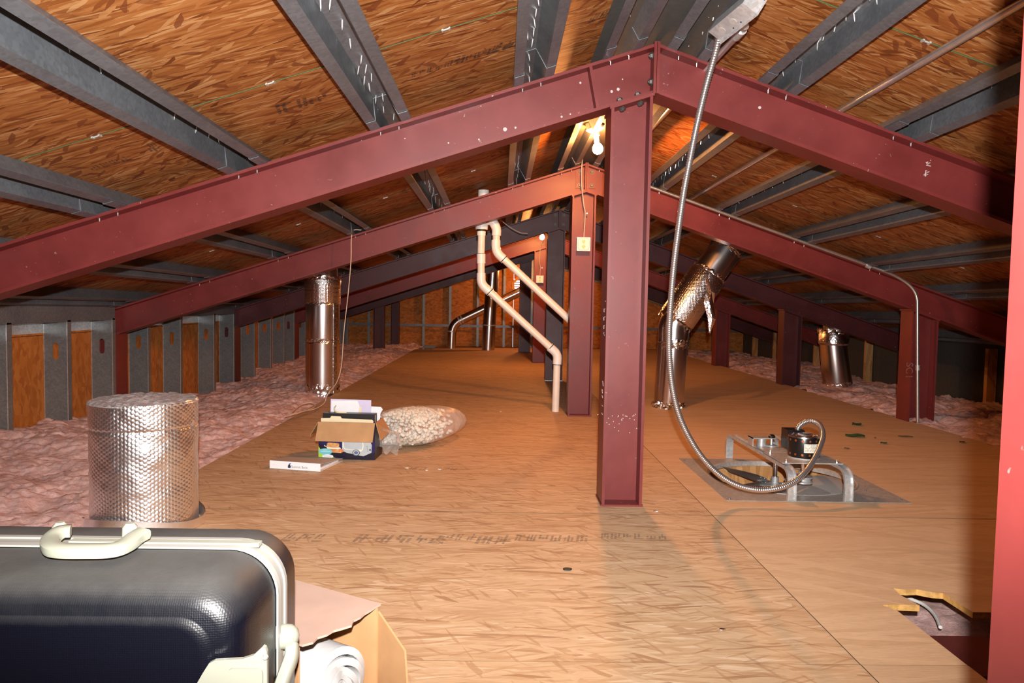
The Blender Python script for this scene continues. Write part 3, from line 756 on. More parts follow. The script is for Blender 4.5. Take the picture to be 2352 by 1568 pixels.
# ------------------------------------------------------------------ outlets with their cables
def outlet(label, x, y, Y, cable, s=.05):
    c = onY(x, y, Y); t = thing('outlet_box', label, 'outlet', (c.x, Y, c.z-s))
    obj('box', box(c.x-s, c.x+s, Y, Y+.055, c.z-s, c.z+s), M['coverplate'], t)
    pr = [(c.x+(s*.86)*math.copysign(abs(math.cos(a))**.55, math.cos(a)), c.z+(s*.92)*math.copysign(abs(math.sin(a))**.5, math.sin(a))) for a in [2*math.pi*k/24 for k in range(24)]]
    obj('painted_shadow_rim', prism([(a, Y, b) for a, b in pr], (0, -.0012, 0)), M['greydk'], t)  # dark grey plate painting the shadow line around the cover
    obj('cover_plate', prism([(c.x+(a-c.x)*.95, Y-.0012, c.z+(b-c.z)*.96) for a, b in pr], (0, -.003, 0)), M['porcelain'], t)
    for dz in (.019, -.019):
        so = obj('socket', lathe((c.x, Y-.004, c.z+dz), [(.0155, 0), (.015, .002)], 16, (0, -1, 0)), M['almond'], t)
        for dx, h in ((-.006, .004), (.006, .0045)): obj('slot', box(c.x+dx-.0011, c.x+dx+.0011, Y-.0068, Y-.006, c.z+dz-.001, c.z+dz+h*1.6), M['ink'], so)
        obj('slot', lathe((c.x, Y-.0061, c.z+dz-.007), [(.0022, 0), (.0022, .0006)], 8, (0, -1, 0)), M['ink'], so)
    obj('feed_cable', tube(spline([onY(a, b, yy) for a, b, yy in cable], 6), .0045, 8), M['wiregrey'], t, smooth=True)
    obj('cable_clip', lathe(onY(cable[-2][0]+4, cable[-2][1], cable[-2][2]), [(.007, 0), (.006, .006)], 8, (0, -1, 0)), M['steel'], t)
    return t
outlet('grey outlet box with two sockets on the second steel post', 1340.5, 560.5, 5.455, [(1362, 300, 4.5), (1350, 330, 4.9), (1338, 366, 5.40), (1336, 420, 5.42), (1341, 470, 5.44), (1344, 490, 5.45), (1341, 545, 5.46)])
outlet('small far outlet box on the post below the distant bulb', 1240, 641, 10.2, [(1246, 520, 9.4), (1248, 545, 10.0), (1241, 570, 10.17), (1239, 600, 10.19), (1241, 615, 10.19), (1240, 634, 10.2)])
tag(obj('loose_wire', tube(spline([onY(x, y, 7.0) for x, y in ((1135, 490), (1150, 505), (1172, 522), (1195, 534), (1212, 536))], 6), .004, 6), M['wire'], smooth=True), 'thin loose wire sagging between the white pipes and far bulb', 'wire')
# beige wire on the left
pts = [onY(830, 528, 5.44), onY(812, 529, 5.43), onY(807, 548, 5.42), onY(806, 600, 5.42), onY(799, 680, 5.45), onY(790, 760, 5.5), onY(784, 840, 5.52), onY(772, 880, 5.55), onY(752, 905, 5.6)]
pts += [onZ(745, 925, .05), onZ(725, 938, .04), onZ(700, 944, .04), onZ(670, 950, .05), onZ(690, 930, .06), onZ(715, 924, .07), onZ(722, 934, .05), onZ(690, 947, .05), onZ(655, 956, .05)]
tag(obj('loose_wire', tube(spline(pts, 8), .0035, 6), M['wire'], smooth=True), 'beige wire hanging from the second frame beside the left foil duct', 'wire')

# ------------------------------------------------------------------ white plastic vent pipes
PY = 5.68
def P5(x, y): return onY(x, y, PY)
t = thing('vent_pipe', 'pair of white plastic vent pipes joining at a tee and slanting down to the deck', 'pipe', onZ(1275, 946))
r5 = .0285
def seg(name, a, b, r, mat, R=None): return obj(name, tube([a, b], r, 20), mat, t, smooth=True)
seg('pipe', P5(1111, 437), P5(1109, 505), .042, M['pvcfit']); seg('pipe', P5(1106, 535), P5(1104, 600), r5, M['pvc'])
seg('reducer', P5(1107, 503), P5(1106, 527), .048, M['pvcfit']); seg('gasket', P5(1106, 526), P5(1106, 531), .036, M['rubber'])
seg('coupling', P5(1105.5, 531), P5(1105.3, 541), .034, M['pvcfit']); seg('coupling', P5(1105, 583), P5(1105, 605), .034, M['pvcfit'])
seg('pipe', P5(1105, 605), P5(1105, 632), r5, M['pvc'])
obj('elbow', tube(bend([P5(1105, 627), P5(1105, 652), P5(1127, 672)], .09, 8), .0345, 20), M['pvcfit'], t, smooth=True)
seg('pipe', P5(1122, 667), P5(1270, 803), r5, M['pvc'])
obj('elbow', tube(bend([P5(1262, 796), P5(1281, 813), P5(1279.5, 836)], .07, 8), .0345, 20), M['pvcfit'], t, smooth=True)
seg('pipe', P5(1279.5, 832), P5(1275.5, 947), r5, M['pvc'])
obj('tee', tube(bend([P5(1106, 509), P5(1130, 504), P5(1141, 525), P5(1140, 541)], .06, 8), .036, 20), M['pvcfit'], t, smooth=True)
seg('pipe', P5(1140, 536), P5(1140, 562), r5, M['pvc'])
obj('elbow', tube(bend([P5(1139, 551), P5(1139, 578), P5(1159, 597)], .09, 8), .0345, 20), M['pvcfit'], t, smooth=True)
seg('pipe', P5(1152, 590), P5(1312, 738), r5, M['pvc'])
for (a, b) in (((1126, 671), (1124.6, 669.6)), ((1264.8, 797.8), (1263.4, 796.4)), ((1158, 596), (1156.6, 594.6)), ((1105, 583), (1105, 581.8)), ((1279.6, 836), (1279.5, 837.2))):
    seg('ink_ring', P5(*a), P5(*b), .0352 if a[0] != 1105 else .0345, M['ink'])

# ------------------------------------------------------------------ conduits
def conduit(name, label, pts, r, R=.1, clips=()):
    t = thing(name, label, 'conduit', pts[0]); obj('conduit_tube', tube(bend(pts, R, 10), r, 14), M['emt'], t, smooth=True)
    for c in clips: obj('coupling', tube(c, r*1.35, 14), M['zinc'], t, smooth=True)
    return t
yf = FY[2]-.02
p0 = [onY(1420, 398, yf), onY(1494, 429, yf), onY(2078, 641, yf-.02), onY(2107, 660, yf-.04), onY(2107, 973, yf-.04)]
conduit('steel_conduit', 'thin bright steel conduit following the second frame and bending down its right post', [p0[1]+(p0[1]-p0[2])*.12, onY(2060, 633, yf), onY(2107, 668, yf-.03), onY(2108, 972, yf-.05)], .0115, .12,
        [[onY(1990, 610, yf-.008), onY(1999, 614, yf-.008)], [onY(2108, 838, yf-.043), onY(2108, 850, yf-.043)]])
c0 = rp(1, .86, 1.0, .068); c1 = rp(1, .86, 9.5, .068)
conduit('steel_conduit', 'straight steel conduit running under the right roof slope between two purlins', [c0, c1], .0145)
c0 = V((.845, 2.62, RZ(2.6)-SR*.225-.012)); c1 = V((.835, 4.3, RZ(4.3)-SR*.215+.018))
t = conduit('steel_conduit', 'short steel conduit above the front ridge leading to the metal junction box', [c0, c0+(c1-c0)*.15, c1], .0135, .1, [[c0+(c1-c0)*.02, c0+(c1-c0)*.06]])
# junction box
jb = thing('junction_box', 'square galvanized junction box under the roof at the top of the flexible conduit', 'junction box', (.845, 2.5, 1.78))
a = onY(1648, 72, 2.60); b = onY(1733, 2, 2.36); ex = (b-a).normalized(); ey = V((.55, .1, -.35)); ey = (ey-ex*ey.dot(ex)).normalized(); ez = ex.cross(ey)
cc = (a+b)/2+ez*.0
L2 = (b-a).length/2
obj('box', obox(cc, ex*L2*.95, ey*.028, ez*.026), M['zinc'], jb)
obj('cover', obox(cc+ey*.031, ex*L2, ey*.003, ez*.031), M['zinc'], jb)
for k in (-.5, .1): obj('knockout', lathe(cc-ez*.0262+ex*L2*k, [(.014, 0), (.014, .0008)], 16, -ez), M['plate'], jb)
for k in (-.1, .3): obj('hole', lathe(cc-ez*.0262+ex*L2*k+ey*.018, [(.003, 0), (.003, .0012)], 8, -ez), M['ink'], jb)
for k in (-.6, .0, .7): obj('screw_head', lathe(cc+ey*.034+ex*L2*k, [(.004, 0), (.003, .003)], 8, ey), M['steel'], jb)
# flexible conduit
fp = [(1668, 48, 2.52), (1655, 72, 2.58), (1642, 125, 2.63), (1621, 200, 2.68), (1600, 290, 2.72), (1584, 370, 2.74), (1570, 445, 2.77), (1558, 530, 2.8), (1548, 610, 2.83), (1541, 690, 2.86), (1537, 760, 2.9), (1538, 830, 2.94), (1546, 900, 2.98), (1563, 962, 3.02), (1592, 1020, 3.05), (1624, 1063, 3.07), (1662, 1097, 3.08), (1702, 1117, 3.07), (1750, 1125, 3.06), (1800, 1117, 3.06), (1840, 1094, 3.09), (1866, 1061, 3.16), (1884, 1024, 3.25), (1890, 997, 3.33), (1881, 974, 3.39), (1860, 966, 3.43), (1840, 974, 3.46), (1831, 988, 3.465), (1829, 1003, 3.465)]
path = spline([onY(*q) for q in fp], 12)
# resample evenly
d = [0]
for a, b in zip(path[:-1], path[1:]): d.append(d[-1]+(b-a).length)
def at(s):
    import bisect
    i = min(max(bisect.bisect(d, s)-1, 0), len(d)-2); return path[i].lerp(path[i+1], (s-d[i])/max(1e-9, d[i+1]-d[i]))
N = int(d[-1]/.0022); R_ = []; Q = []
for k in range(N+1):
    s = d[-1]*k/N; Q.append(at(s)); R_.append(.0102+.0030*(abs(math.sin(math.pi*s/.0088))**.8))
ft_ = thing('flexible_conduit', 'ribbed flexible steel conduit looping from the roof box down to the fan motor', 'conduit', Q[0])
obj('ribbed_hose', tube(Q, R_, 10), M['flex'], ft_, smooth='all')
obj('end_fitting', tube([Q[0], at(.03)], .0165, 12), M['zinc'], ft_, smooth=True)
obj('end_fitting', tube([at(d[-1]-.02), Q[-1]], .0155, 12), M['zinc'], ft_, smooth=True)
# ------------------------------------------------------------------ whole-house fan
fan = thing('attic_fan', 'large attic ventilation fan set in the deck, black motor on bent metal rails', 'fan', (1.4, 3.56, 0))
x0, x1, y0, y1 = 1.0, 1.815, 3.13, 3.99; cxf, cyf, Rf = 1.405, 3.575, .345
n = 64
ring = [(cxf+Rf*math.cos(2*math.pi*k/n), cyf+Rf*math.sin(2*math.pi*k/n)) for k in range(n)]
def sq(k):
    a = 2*math.pi*k/n; c, s = math.cos(a), math.sin(a); q = max(abs(c), abs(s)); u, w_ = c/q, s/q
    return ((x0+x1)/2+u*(x1-x0)/2, (y0+y1)/2+w_*(y1-y0)/2)
outr = [sq(k) for k in range(n)]
v = [V((x, y, z)) for z in (.0005, .0025) for x, y in outr+ring]; f = []
for k in range(n):
    k2 = (k+1) % n
    f += [(2*n+k, 2*n+k2, 3*n+k2, 3*n+k), (k2, k, n+k, n+k2), (k, k2, 2*n+k2, 2*n+k), (n+k2, n+k, 3*n+k, 3*n+k2)]
obj('mounting_plate', (v, f), M['plate'], fan)
obj('orifice_ring', lathe((cxf, cyf, -.018), [(Rf-.002, 0), (Rf-.002, .022), (Rf+.006, .026)], n, cap=False), M['plate'], fan, smooth=True)
for sx, (a, b, c, e) in enumerate(((1.04, 1.05, 3.18, 3.94), (1.765, 1.775, 3.18, 3.94), (1.05, 1.765, 3.175, 3.185), (1.05, 1.765, 3.935, 3.945))): obj('shaft_board', box(a, b, c, e, -.38, -.02), M['wood'], fan)
obj('shaft_floor', box(1.05, 1.765, 3.185, 3.935, -.19, -.18), M['ply'], fan)
for X in (1.285, 1.535):
    pth = bend([(X, 3.135, .003), (X, 3.135, .140), (X, 4.01, .140), (X, 4.01, .003)], .085, 10)
    v = []; f = []; hw, th = .019, .005
    for i, q in enumerate(pth):
        tt = (pth[min(i+1, len(pth)-1)]-pth[max(i-1, 0)]).normalized(); nn = V((1, 0, 0)).cross(tt)
        for sx, sn in ((-hw, -th), (hw, -th), (hw, th), (hw*.8, th), (hw*.8, -th*.2), (-hw*.8, -th*.2), (-hw*.8, th), (-hw, th)): v.append(q+V((sx, 0, 0))+nn*sn*1.6)
    for i in range(len(pth)-1):
        for k in range(8): f.append((i*8+k, i*8+(k+1) % 8, i*8+8+(k+1) % 8, i*8+8+k))
    obj('rail', (v, f), M['zinc'], fan)
mp = obj('motor_plate', box(1.275, 1.55, 3.225, 3.46, .147, .151), M['plate'], fan)
for X, Y in ((1.30, 3.245), (1.53, 3.245), (1.30, 3.44), (1.53, 3.44)): obj('bolt', lathe((X, Y, .151), [(.007, 0), (.007, .005), (.003, .0055), (.003, .014)], 8), M['steel'], mp)
obj('lower_plate', box(1.29, 1.53, 3.47, 3.60, .147, .150), M['plate'], fan)
mx_, my_, mz = onY(1846, 1035, 3.345).x, 3.345, .1525
mo = obj('motor', lathe((mx_, my_, mz), [(.062, 0), (.068, .005), (.071, .012), (.071, .092), (.069, .098)], 40), M['motor'], fan, smooth=True)
obj('end_bell', lathe((mx_, my_, mz+.097), [(.071, 0), (.070, .006), (.060, .009), (.058, .005), (.040, .005), (.038, .009), (.016, .010)], 40), M['steel'], mo, smooth=True)
obj('base_bell', lathe((mx_, my_, mz-.004), [(.066, 0), (.070, .006), (.070, .010)], 40), M['plate'], mo, smooth=True)
for zz in (.022, .086):
    for k in range(14):
        a = 2*math.pi*k/14+.2; q = V((mx_+.0708*math.cos(a), my_+.0708*math.sin(a), mz+zz)); obj('vent_hole', lathe(q, [(.0055, 0), (.0055, .0006)], 8, (math.cos(a), math.sin(a), 0)), M['copper'], mo)
v = []; f = []
A0, A1 = math.radians(-112), math.radians(-52)
for k in range(13):
    a = A0+(A1-A0)*k/12
    for zz in (.034, .074): v.append(V((mx_+.0716*math.cos(a), my_+.0716*math.sin(a), mz+zz)))
for k in range(12): f.append((2*k, 2*k+2, 2*k+3, 2*k+1))
lb = obj('rating_label', (v, f), M['label'], mo, smooth=True)
rs = random.Random(2); gs = []
for row in range(8):
    zz = mz+.070-.0043*row; a = A0+.05
    while a < A1-.06:
        b = a+rs.uniform(.03, .12)
        if rs.random() < .75:
            vv = []
            for k in range(4):
                aa = a+(min(b, A1-.04)-a)*k/3
                for h in (0, .0016): vv.append(V((mx_+.0719*math.cos(aa), my_+.0719*math.sin(aa), zz+h)))
            gs.append((vv, [(2*k, 2*k+2, 2*k+3, 2*k+1) for k in range(3)]))
        a = b+.03
obj('fine_print', join(*gs), M['ltext'], lb)
obj('wiring_box', box(mx_-.045, mx_+.035, 3.425, 3.505, mz+.02, mz+.112), M['motor'], fan)
obj('motor_shaft', lathe((mx_, my_, .03), [(.008, 0), (.008, .125)], 12), M['steel'], fan, smooth=True)
obj('drive_pulley', lathe((mx_, my_, .035), [(.045, 0), (.045, .006), (.036, .012), (.036, .018), (.045, .024), (.045, .03), (.02, .032), (.02, .05)], 24), M['zinc'], fan, smooth=True)
# idler arm
obj('idler_arm', join(box(1.27, 1.385, 3.60, 3.67, .188, .192), box(1.27, 1.274, 3.60, 3.67, .150, .192)), M['plate'], fan)
for X, Y, r, z0_, z1_ in ((1.325, 3.63, .022, .145, .188), (1.372, 3.62, .007, .150, .205)): obj('idler_spindle', lathe((X, Y, z0_), [(r, 0), (r, z1_-z0_)], 14), M['zinc'], fan, smooth=True)
obj('spindle_nut', lathe((1.372, 3.62, .192), [(.017, 0), (.017, .010), (.010, .016)], 10), M['motor'], fan)
obj('idler_pulley', lathe((1.372, 3.62, .149), [(.03, 0), (.03, .004), (.02, .008)], 18), M['zinc'], fan, smooth=True)
# hub and blades
hx, hy = 1.372, 3.555
obj('hub_shaft', lathe((hx, hy, -.03), [(.010, 0), (.010, .175)], 12), M['steel'], fan, smooth=True)
obj('hub', lathe((hx, hy, -.035), [(.032, 0), (.032, .012), (.018, .016), (.018, .045)], 18), M['zinc'], fan, smooth=True)
for k, (ang, mt) in enumerate(((120, 'blade'), (205, 'blade'), (285, 'blade2'), (355, 'blade2'))):
    a = math.radians(ang); er = V((math.cos(a), math.sin(a), 0)); et = V((-math.sin(a), math.cos(a), 0))
    c = V((hx, hy, -.022)); st = [(.05, .035, .02), (.09, .055, .03), (.16, .085, .034), (.24, .105, .032), (.30, .105, .028), (.325, .085, .022)]
    v = []; f = []
    for rd, wd, tw in st:
        for q in (-1, -.33, .33, 1):
            for dz in (0, .0016): v.append(c+er*rd+et*(q*wd*(.40 if mt == 'blade' else .75))+V((0, 0, q*tw*.8+(1-q*q)*.008+dz)))
    for i in range(len(st)-1):
        for q in range(3):
            a0 = i*8+q*2; b0 = a0+8
            f += [(a0+1, a0+3, b0+3, b0+1), (a0, b0, b0+2, a0+2)]
        f += [(i*8, i*8+1, i*8+9, i*8+8), (i*8+6, i*8+14, i*8+15, i*8+7)]
    e_ = (len(st)-1)*8
    f += [(e_, e_+1, e_+3, e_+5, e_+7, e_+6, e_+4, e_+2), (0, 2, 4, 6, 7, 5, 3, 1)]
    bl = obj('blade', (v, f), M[mt], fan, smooth=True)
    for rd in (.062, .085): obj('rivet', lathe(c+er*rd+V((0, 0, .010)), [(.004, 0), (.003, .003)], 8), M['steel'], bl)
    obj('blade_arm', obox(c+er*.045+V((0, 0, -.003)), er*.045, et*.022, (0, 0, .002)), M['zinc'], bl)
for x, y in ((1988, 1127), (1676, 1146), (2070, 1148), (1572, 1057)): obj('screw_head', lathe(onZ(x, y, .0025), [(.005, 0), (.003, .004)], 8), M['steel'], fan)

# ------------------------------------------------------------------ ducts
# left foil duct
dx, dy = onY(741, 800, 6.6).x, 6.6
t = thing('foil_duct', 'upright shiny foil-wrapped duct rising from the insulation on the left', 'duct', (dx, dy, -.1))
obj('duct_body', lathe((dx, dy, -.1), [(.147, 0), (.149, .3), (.147, .56), (.149, .58), (.148, .93)], 48), M['foil_smooth'], t, smooth=True)
obj('duct_collar', lathe((dx, dy, .80), [(.150, 0), (.157, .02), (.156, .16), (.166, .20), (.150, .24)], 48), M['bubble'], t, smooth=True)
obj('duct_pipe', lathe((dx, dy, 1.03), [(.13, 0), (.13, .165)], 32), M['duct'], t, smooth=True)
def crumple(name, c, r, h, n, seed, parent, axis=(0, 0, 1), amp=.006):
    rs = random.Random(seed); z = V(axis).normalized(); x = z.orthogonal().normalized(); y = z.cross(x); v = []; f = []; m_ = 6
    for j in range(m_):
        for k in range(n):
            a = 2*math.pi*k/n; q = r+rs.uniform(0, amp); hh = h*(j/(m_-1)-.5)+(rs.uniform(-h*.25, h*.25) if j in (0, m_-1) else 0)
            v.append(V(c)+z*hh+(x*math.cos(a)+y*math.sin(a))*q)
    for j in range(m_-1):
        for k in range(n): f.append((j*n+k, j*n+(k+1) % n, (j+1)*n+(k+1) % n, (j+1)*n+k))
    return obj(name, (v, f), M['foil_tape'], parent)
crumple('tape_band', (dx, dy, .02), .149, .10, 60, 1, t); crumple('tape_band', (dx, dy, .47), .149, .035, 60, 2, t); crumple('tape_band', (dx, dy, .81), .152, .03, 60, 3, t); crumple('tape_band', (dx, dy, 1.02), .156, .05, 60, 4, t)
obj('tape_seam', obox((dx+.128, dy-.078, .46), (.010, .016, 0), (.004, -.002, 0), (0, 0, .55)), M['foil_tape'], t)
# right slanting foil duct
ry = 6.02
b0 = onY(1535, 930, ry); b0.z = 0; b1 = onY(1548, 742, ry); b2 = onY(1676, 560, ry)
t = thing('foil_duct', 'foil-wrapped duct behind the flexible conduit, upright then slanting right to the roof', 'duct', b0)
dirv = (b2-b1).normalized()
obj('lower_pipe', tube([b0, b1-V((0, 0, .06))], .122, 40), M['foil_smooth'], t, smooth=True)
obj('elbow', tube(bend([b1-V((0, 0, .12)), b1, b1+dirv*.12], .1, 8), .127, 40), M['foil_smooth'], t, smooth=True)
obj('bubble_wrap', tube([b1+dirv*.02, b1+dirv*.05, b1+dirv*.47, b1+dirv*.49], [.138, .152, .154, .142], 48), M['bubble'], t, smooth=True)
obj('upper_pipe', tube([b1+dirv*.40, b1+dirv*.88], .134, 40), M['duct'], t, smooth=True)
crumple('tape_band', b1+dirv*.04, .143, .08, 56, 5, t, dirv, .010); crumple('tape_band', b1+dirv*.485, .140, .05, 56, 6, t, dirv, .010); crumple('tape_band', b0+V((0, 0, .02)), .122, .05, 56, 7, t, (0, 0, 1), .02)
crumple('tape_band', b1-V((0, 0, .17)), .123, .06, 56, 8, t)
crumple('tape_band', b1+dirv*.74, .135, .03, 56, 18, t, dirv)
# torn strip of tape hanging from the wrap
sp = [onY(x, y, ry-.15) for x, y in ((1624, 640), (1632, 670), (1628, 695), (1634, 730), (1629, 765))]
v = []; f = []
for k, q in enumerate(sp):
    wd = (.016, .030, .042, .030, .006)[k]; v += [q+V((-wd, .01*math.sin(k*2), 0)), q+V((0, -.015, .004)), q+V((wd, .012*math.cos(k*3), -.01))]
for k in range(4):
    for j in range(2): f.append((k*3+j, k*3+j+1, k*3+j+4, k*3+j+3))
ts = obj('torn_tape', (v, f), M['foil_tape'], t)
sm2 = ts.modifiers.new('thickness', 'SOLIDIFY'); sm2.thickness = .002
# far right duct
t = thing('foil_duct', 'short dark foil duct standing in the insulation on the far right', 'duct', (3.86, 8.35, -.1))
a = onY(1926, 905, 8.35); b = onY(1914, 790, 8.35); c = onY(1916, 740, 8.35)
obj('duct_body', tube([a, a.lerp(b, .3), b, b.lerp(c, .1)], [.155, .158, .150, .148], 40), M['foil_smooth'], t, smooth=True)
dv = (c-b).normalized()
obj('duct_collar', tube([b-dv*.01, b+dv*.01, b+dv*.14, b+dv*.17], [.15, .168, .172, .15], 40), M['foil_tape'], t, smooth=True)
crumple('tape_band', a.lerp(b, .22), .158, .04, 50, 9, t, b-a); crumple('tape_band', b+dv*.15, .17, .05, 50, 10, t, dv, .012)
obj('duct_pipe', tube([b+dv*.1, b+dv*.30], .12, 32), M['duct'], t, smooth=True)
# far metal ducts
t = thing('metal_duct', 'tall plain metal duct standing at the far end of the deck', 'duct', onY(1121, 803, 12.75))
obj('duct_body', tube([onY(1121, 806, 12.75), onY(1124, 740, 12.75), onY(1133, 612, 12.75)], .112, 28), M['duct'], t, smooth=True)
obj('joint_ring', tube([onY(1123.5, 748, 12.75), onY(1123.6, 745, 12.75)], .115, 28), M['zinc'], t, smooth=True)
t = thing('metal_duct', 'bent metal duct with an elbow slanting up along the far gable wall', 'duct', onY(1036, 802, 13.3))
obj('duct_body', tube(bend([onY(1036, 808, 13.3), onY(1039, 744, 13.3), onY(1215, 660, 13.3)], .16, 10), .080, 24), M['duct'], t, smooth=True)
for (a, b) in (((1036.6, 762), (1036.8, 759)), ((1054, 737), (1057, 735.6)), ((1060, 734), (1063, 732.6))): obj('joint_ring', tube([onY(*a, 13.3), onY(*b, 13.3)], .0835, 24), M['zinc'], t, smooth=True)
# ------------------------------------------------------------------ foil roll (front left)
c = onZ(327, 1240); c = V((c.x, c.y+.19, 0)); Rr = .193
c.x = onY(326.5, 1050, c.y-.02).x; Rr = (onY(448, 1050, c.y-.02).x-onY(205, 1050, c.y-.02).x)/2*.96
ztp = onY(326, 917, c.y).z
t = thing('foil_roll', 'upright foil bubble-wrapped cylinder standing behind the suitcase', 'foil roll', c)
nu, nv = 560, 200
U, Vv = np.meshgrid(np.arange(nu)/nu, np.linspace(0, 1, nv))
pit = .0150; circ = 2*math.pi*Rr; nc = 2*round(circ/pit/.866/2)
hz = ztp; rowsN = hz/pit
rw = U*nc; cu_ = Vv*rowsN
def bub(rw, cu_):
    best = np.zeros_like(rw)
    for o_ in (0, 1):
        ri = np.floor(rw)+o_; off = (np.mod(ri, 2))*.5
        ci = np.round(cu_-off); dxp = (cu_-off-ci); dyp = (rw-ri)*.866
        dd = np.sqrt(dxp**2+dyp**2)/.46; best = np.maximum(best, np.sqrt(np.clip(1-dd*dd, 0, 1)))
    return best
Bh = bub(rw, cu_)
wob = (vn(U*40, Vv*14, 3)-.5)*.0035+(vn(U*9, Vv*5, 4)-.5)*.008
edge = np.exp(-((Vv-.80)/.012)**2)*-.003
rad = Rr-.004+Bh*.0018*np.clip(1.3-.8*vn(U*14, Vv*10, 8), .3, 1)+wob+edge
th = U*2*math.pi
vx = c.x+rad*np.cos(th); vy = c.y+rad*np.sin(th); vz = Vv*hz+.003*(vn(U*12, Vv*0, 6)-.5)
vv = np.stack([vx, vy, vz], -1).reshape(-1, 3)
i = np.arange(nv-1)[:, None]*nu; j = np.arange(nu)[None, :]
q = np.stack([i+j, i+(j+1) % nu, i+nu+(j+1) % nu, i+nu+j], -1).reshape(-1, 4)
obj('bubble_wrap', (vv.tolist(), q.tolist()), M['foil'], t, smooth='all')
# crinkled top
nr, na = 26, 120; v = []; f = []
for a_ in range(nr):
    rad_ = Rr*1.002*(a_/(nr-1))
    for k in range(na):
        an = 2*math.pi*k/na; x = c.x+rad_*math.cos(an); y = c.y+rad_*math.sin(an)
        z = hz+.012*(1-(a_/(nr-1))**2)+(float(vn(np.array(x*60), np.array(y*60), 9))-.5)*.010+(float(vn(np.array(x*25), np.array(y*25), 7))-.5)*.008
        if a_ == nr-1: z = hz-.006
        v.append(V((x, y, z)))
for a_ in range(nr-1):
    for k in range(na): f.append((a_*na+k, a_*na+(k+1) % na, (a_+1)*na+(k+1) % na, (a_+1)*na+k))
obj('foil_cap', (v, f), M['foil_cap'], t)
# loose outer wrap at the foot
v = []; f = []
for k in range(61):
    an = math.radians(-150+240*k/60); R2 = Rr+.010+.010*math.sin(k*.21)
    for h_, dr in ((-.02, 0), (.030+.02*math.sin(k*.13), 0), (.032+.02*math.sin(k*.13), .006), (-.02, .006)): v.append(V((c.x+(R2+dr)*math.cos(an), c.y+(R2+dr)*math.sin(an), h_+.02)))
for k in range(60):
    for q_ in range(4): f.append((k*4+q_, k*4+(q_+1) % 4, k*4+4+(q_+1) % 4, k*4+4+q_))
obj('loose_wrap', (v, f), M['foil'], t, smooth=True)

# ------------------------------------------------------------------ suitcase
def rrect(x0, x1, z0, z1, r, n=8):
    o_ = []
    for cx_, cz_, a0 in ((x1-r, z0+r, -90), (x1-r, z1-r, 0), (x0+r, z1-r, 90), (x0+r, z0+r, 180)):
        for k in range(n+1):
            a = math.radians(a0+90*k/n); o_.append((cx_+r*math.cos(a), cz_+r*math.sin(a)))
    return o_
def loft(secs, cap0=True, cap1=True):
    v = []; f = []; n = None
    for (Y, ins, r) in secs:
        p = rrect(SX0+ins, SX1-ins, SZ0+ins, SZ1-ins, r, 10); n = len(p); v += [V((x, Y, z)) for x, z in p]
    for i in range(len(secs)-1):
        for k in range(n): f.append((i*n+k, i*n+n+k, i*n+n+(k+1) % n, i*n+(k+1) % n))
    if cap0: f.append(tuple(range(n)))
    if cap1: f.append(tuple(range((len(secs)-1)*n, len(secs)*n))[::-1])
    return v, f
SX0, SX1, SZ0, SZ1 = -.905, -.333, .0, .468
st = thing('suitcase', 'hard dark navy suitcase with cream trim standing in the front left corner', 'suitcase', (-.62, 1.08, 0))
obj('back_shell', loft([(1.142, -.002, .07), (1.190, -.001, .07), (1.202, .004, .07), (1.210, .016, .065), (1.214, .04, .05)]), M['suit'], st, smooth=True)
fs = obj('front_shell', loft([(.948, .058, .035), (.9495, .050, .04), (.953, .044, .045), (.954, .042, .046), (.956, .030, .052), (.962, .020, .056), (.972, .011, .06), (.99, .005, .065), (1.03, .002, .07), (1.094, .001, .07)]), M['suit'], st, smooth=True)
obj('trim_frame', loft([(1.094, .0, .07), (1.094, -.003, .072), (1.104, -.004, .072), (1.106, .0, .07), (1.110, .001, .07), (1.110, -.001, .07), (1.128, -.001, .07), (1.128, .001, .07), (1.131, .001, .07), (1.131, -.003, .072), (1.141, -.003, .072), (1.142, .0, .07)], False, False), M['creamw'], st, smooth=True)
# handle on the top
hz_ = SZ1+.016
hp = [onZ(163, 1219, hz_+.004), onZ(138, 1222, hz_+.004), onZ(116, 1240, hz_), onZ(118, 1257, hz_), onZ(142, 1264, hz_), onZ(200, 1265, hz_), onZ(258, 1263, hz_), onZ(290, 1251, hz_), onZ(312, 1234, hz_+.002), onZ(330, 1224, hz_+.003)]
ha = obj('carry_handle', tube(spline(hp, 6), .01, 12, flat=(.0125, .0085), up=(0, 0, 1)), M['cream'], st, smooth=True)
for x, y in ((165, 1222), (318, 1226)):
    q = onZ(x, y, SZ1); obj('handle_pivot', lathe(V((q.x, 1.135, SZ1-.002)), [(.012, 0), (.011, .022), (.006, .028)], 14), M['cream'], ha, smooth=True)
obj('top_slide', join(obox((-.51, 1.119, SZ1+.001), (.145, 0, 0), (0, .0075, 0), (0, 0, .003)), lathe((-.372, 1.119, SZ1+.0005), [(.0075, 0), (.0075, .004)], 12)), M['cream'], st)
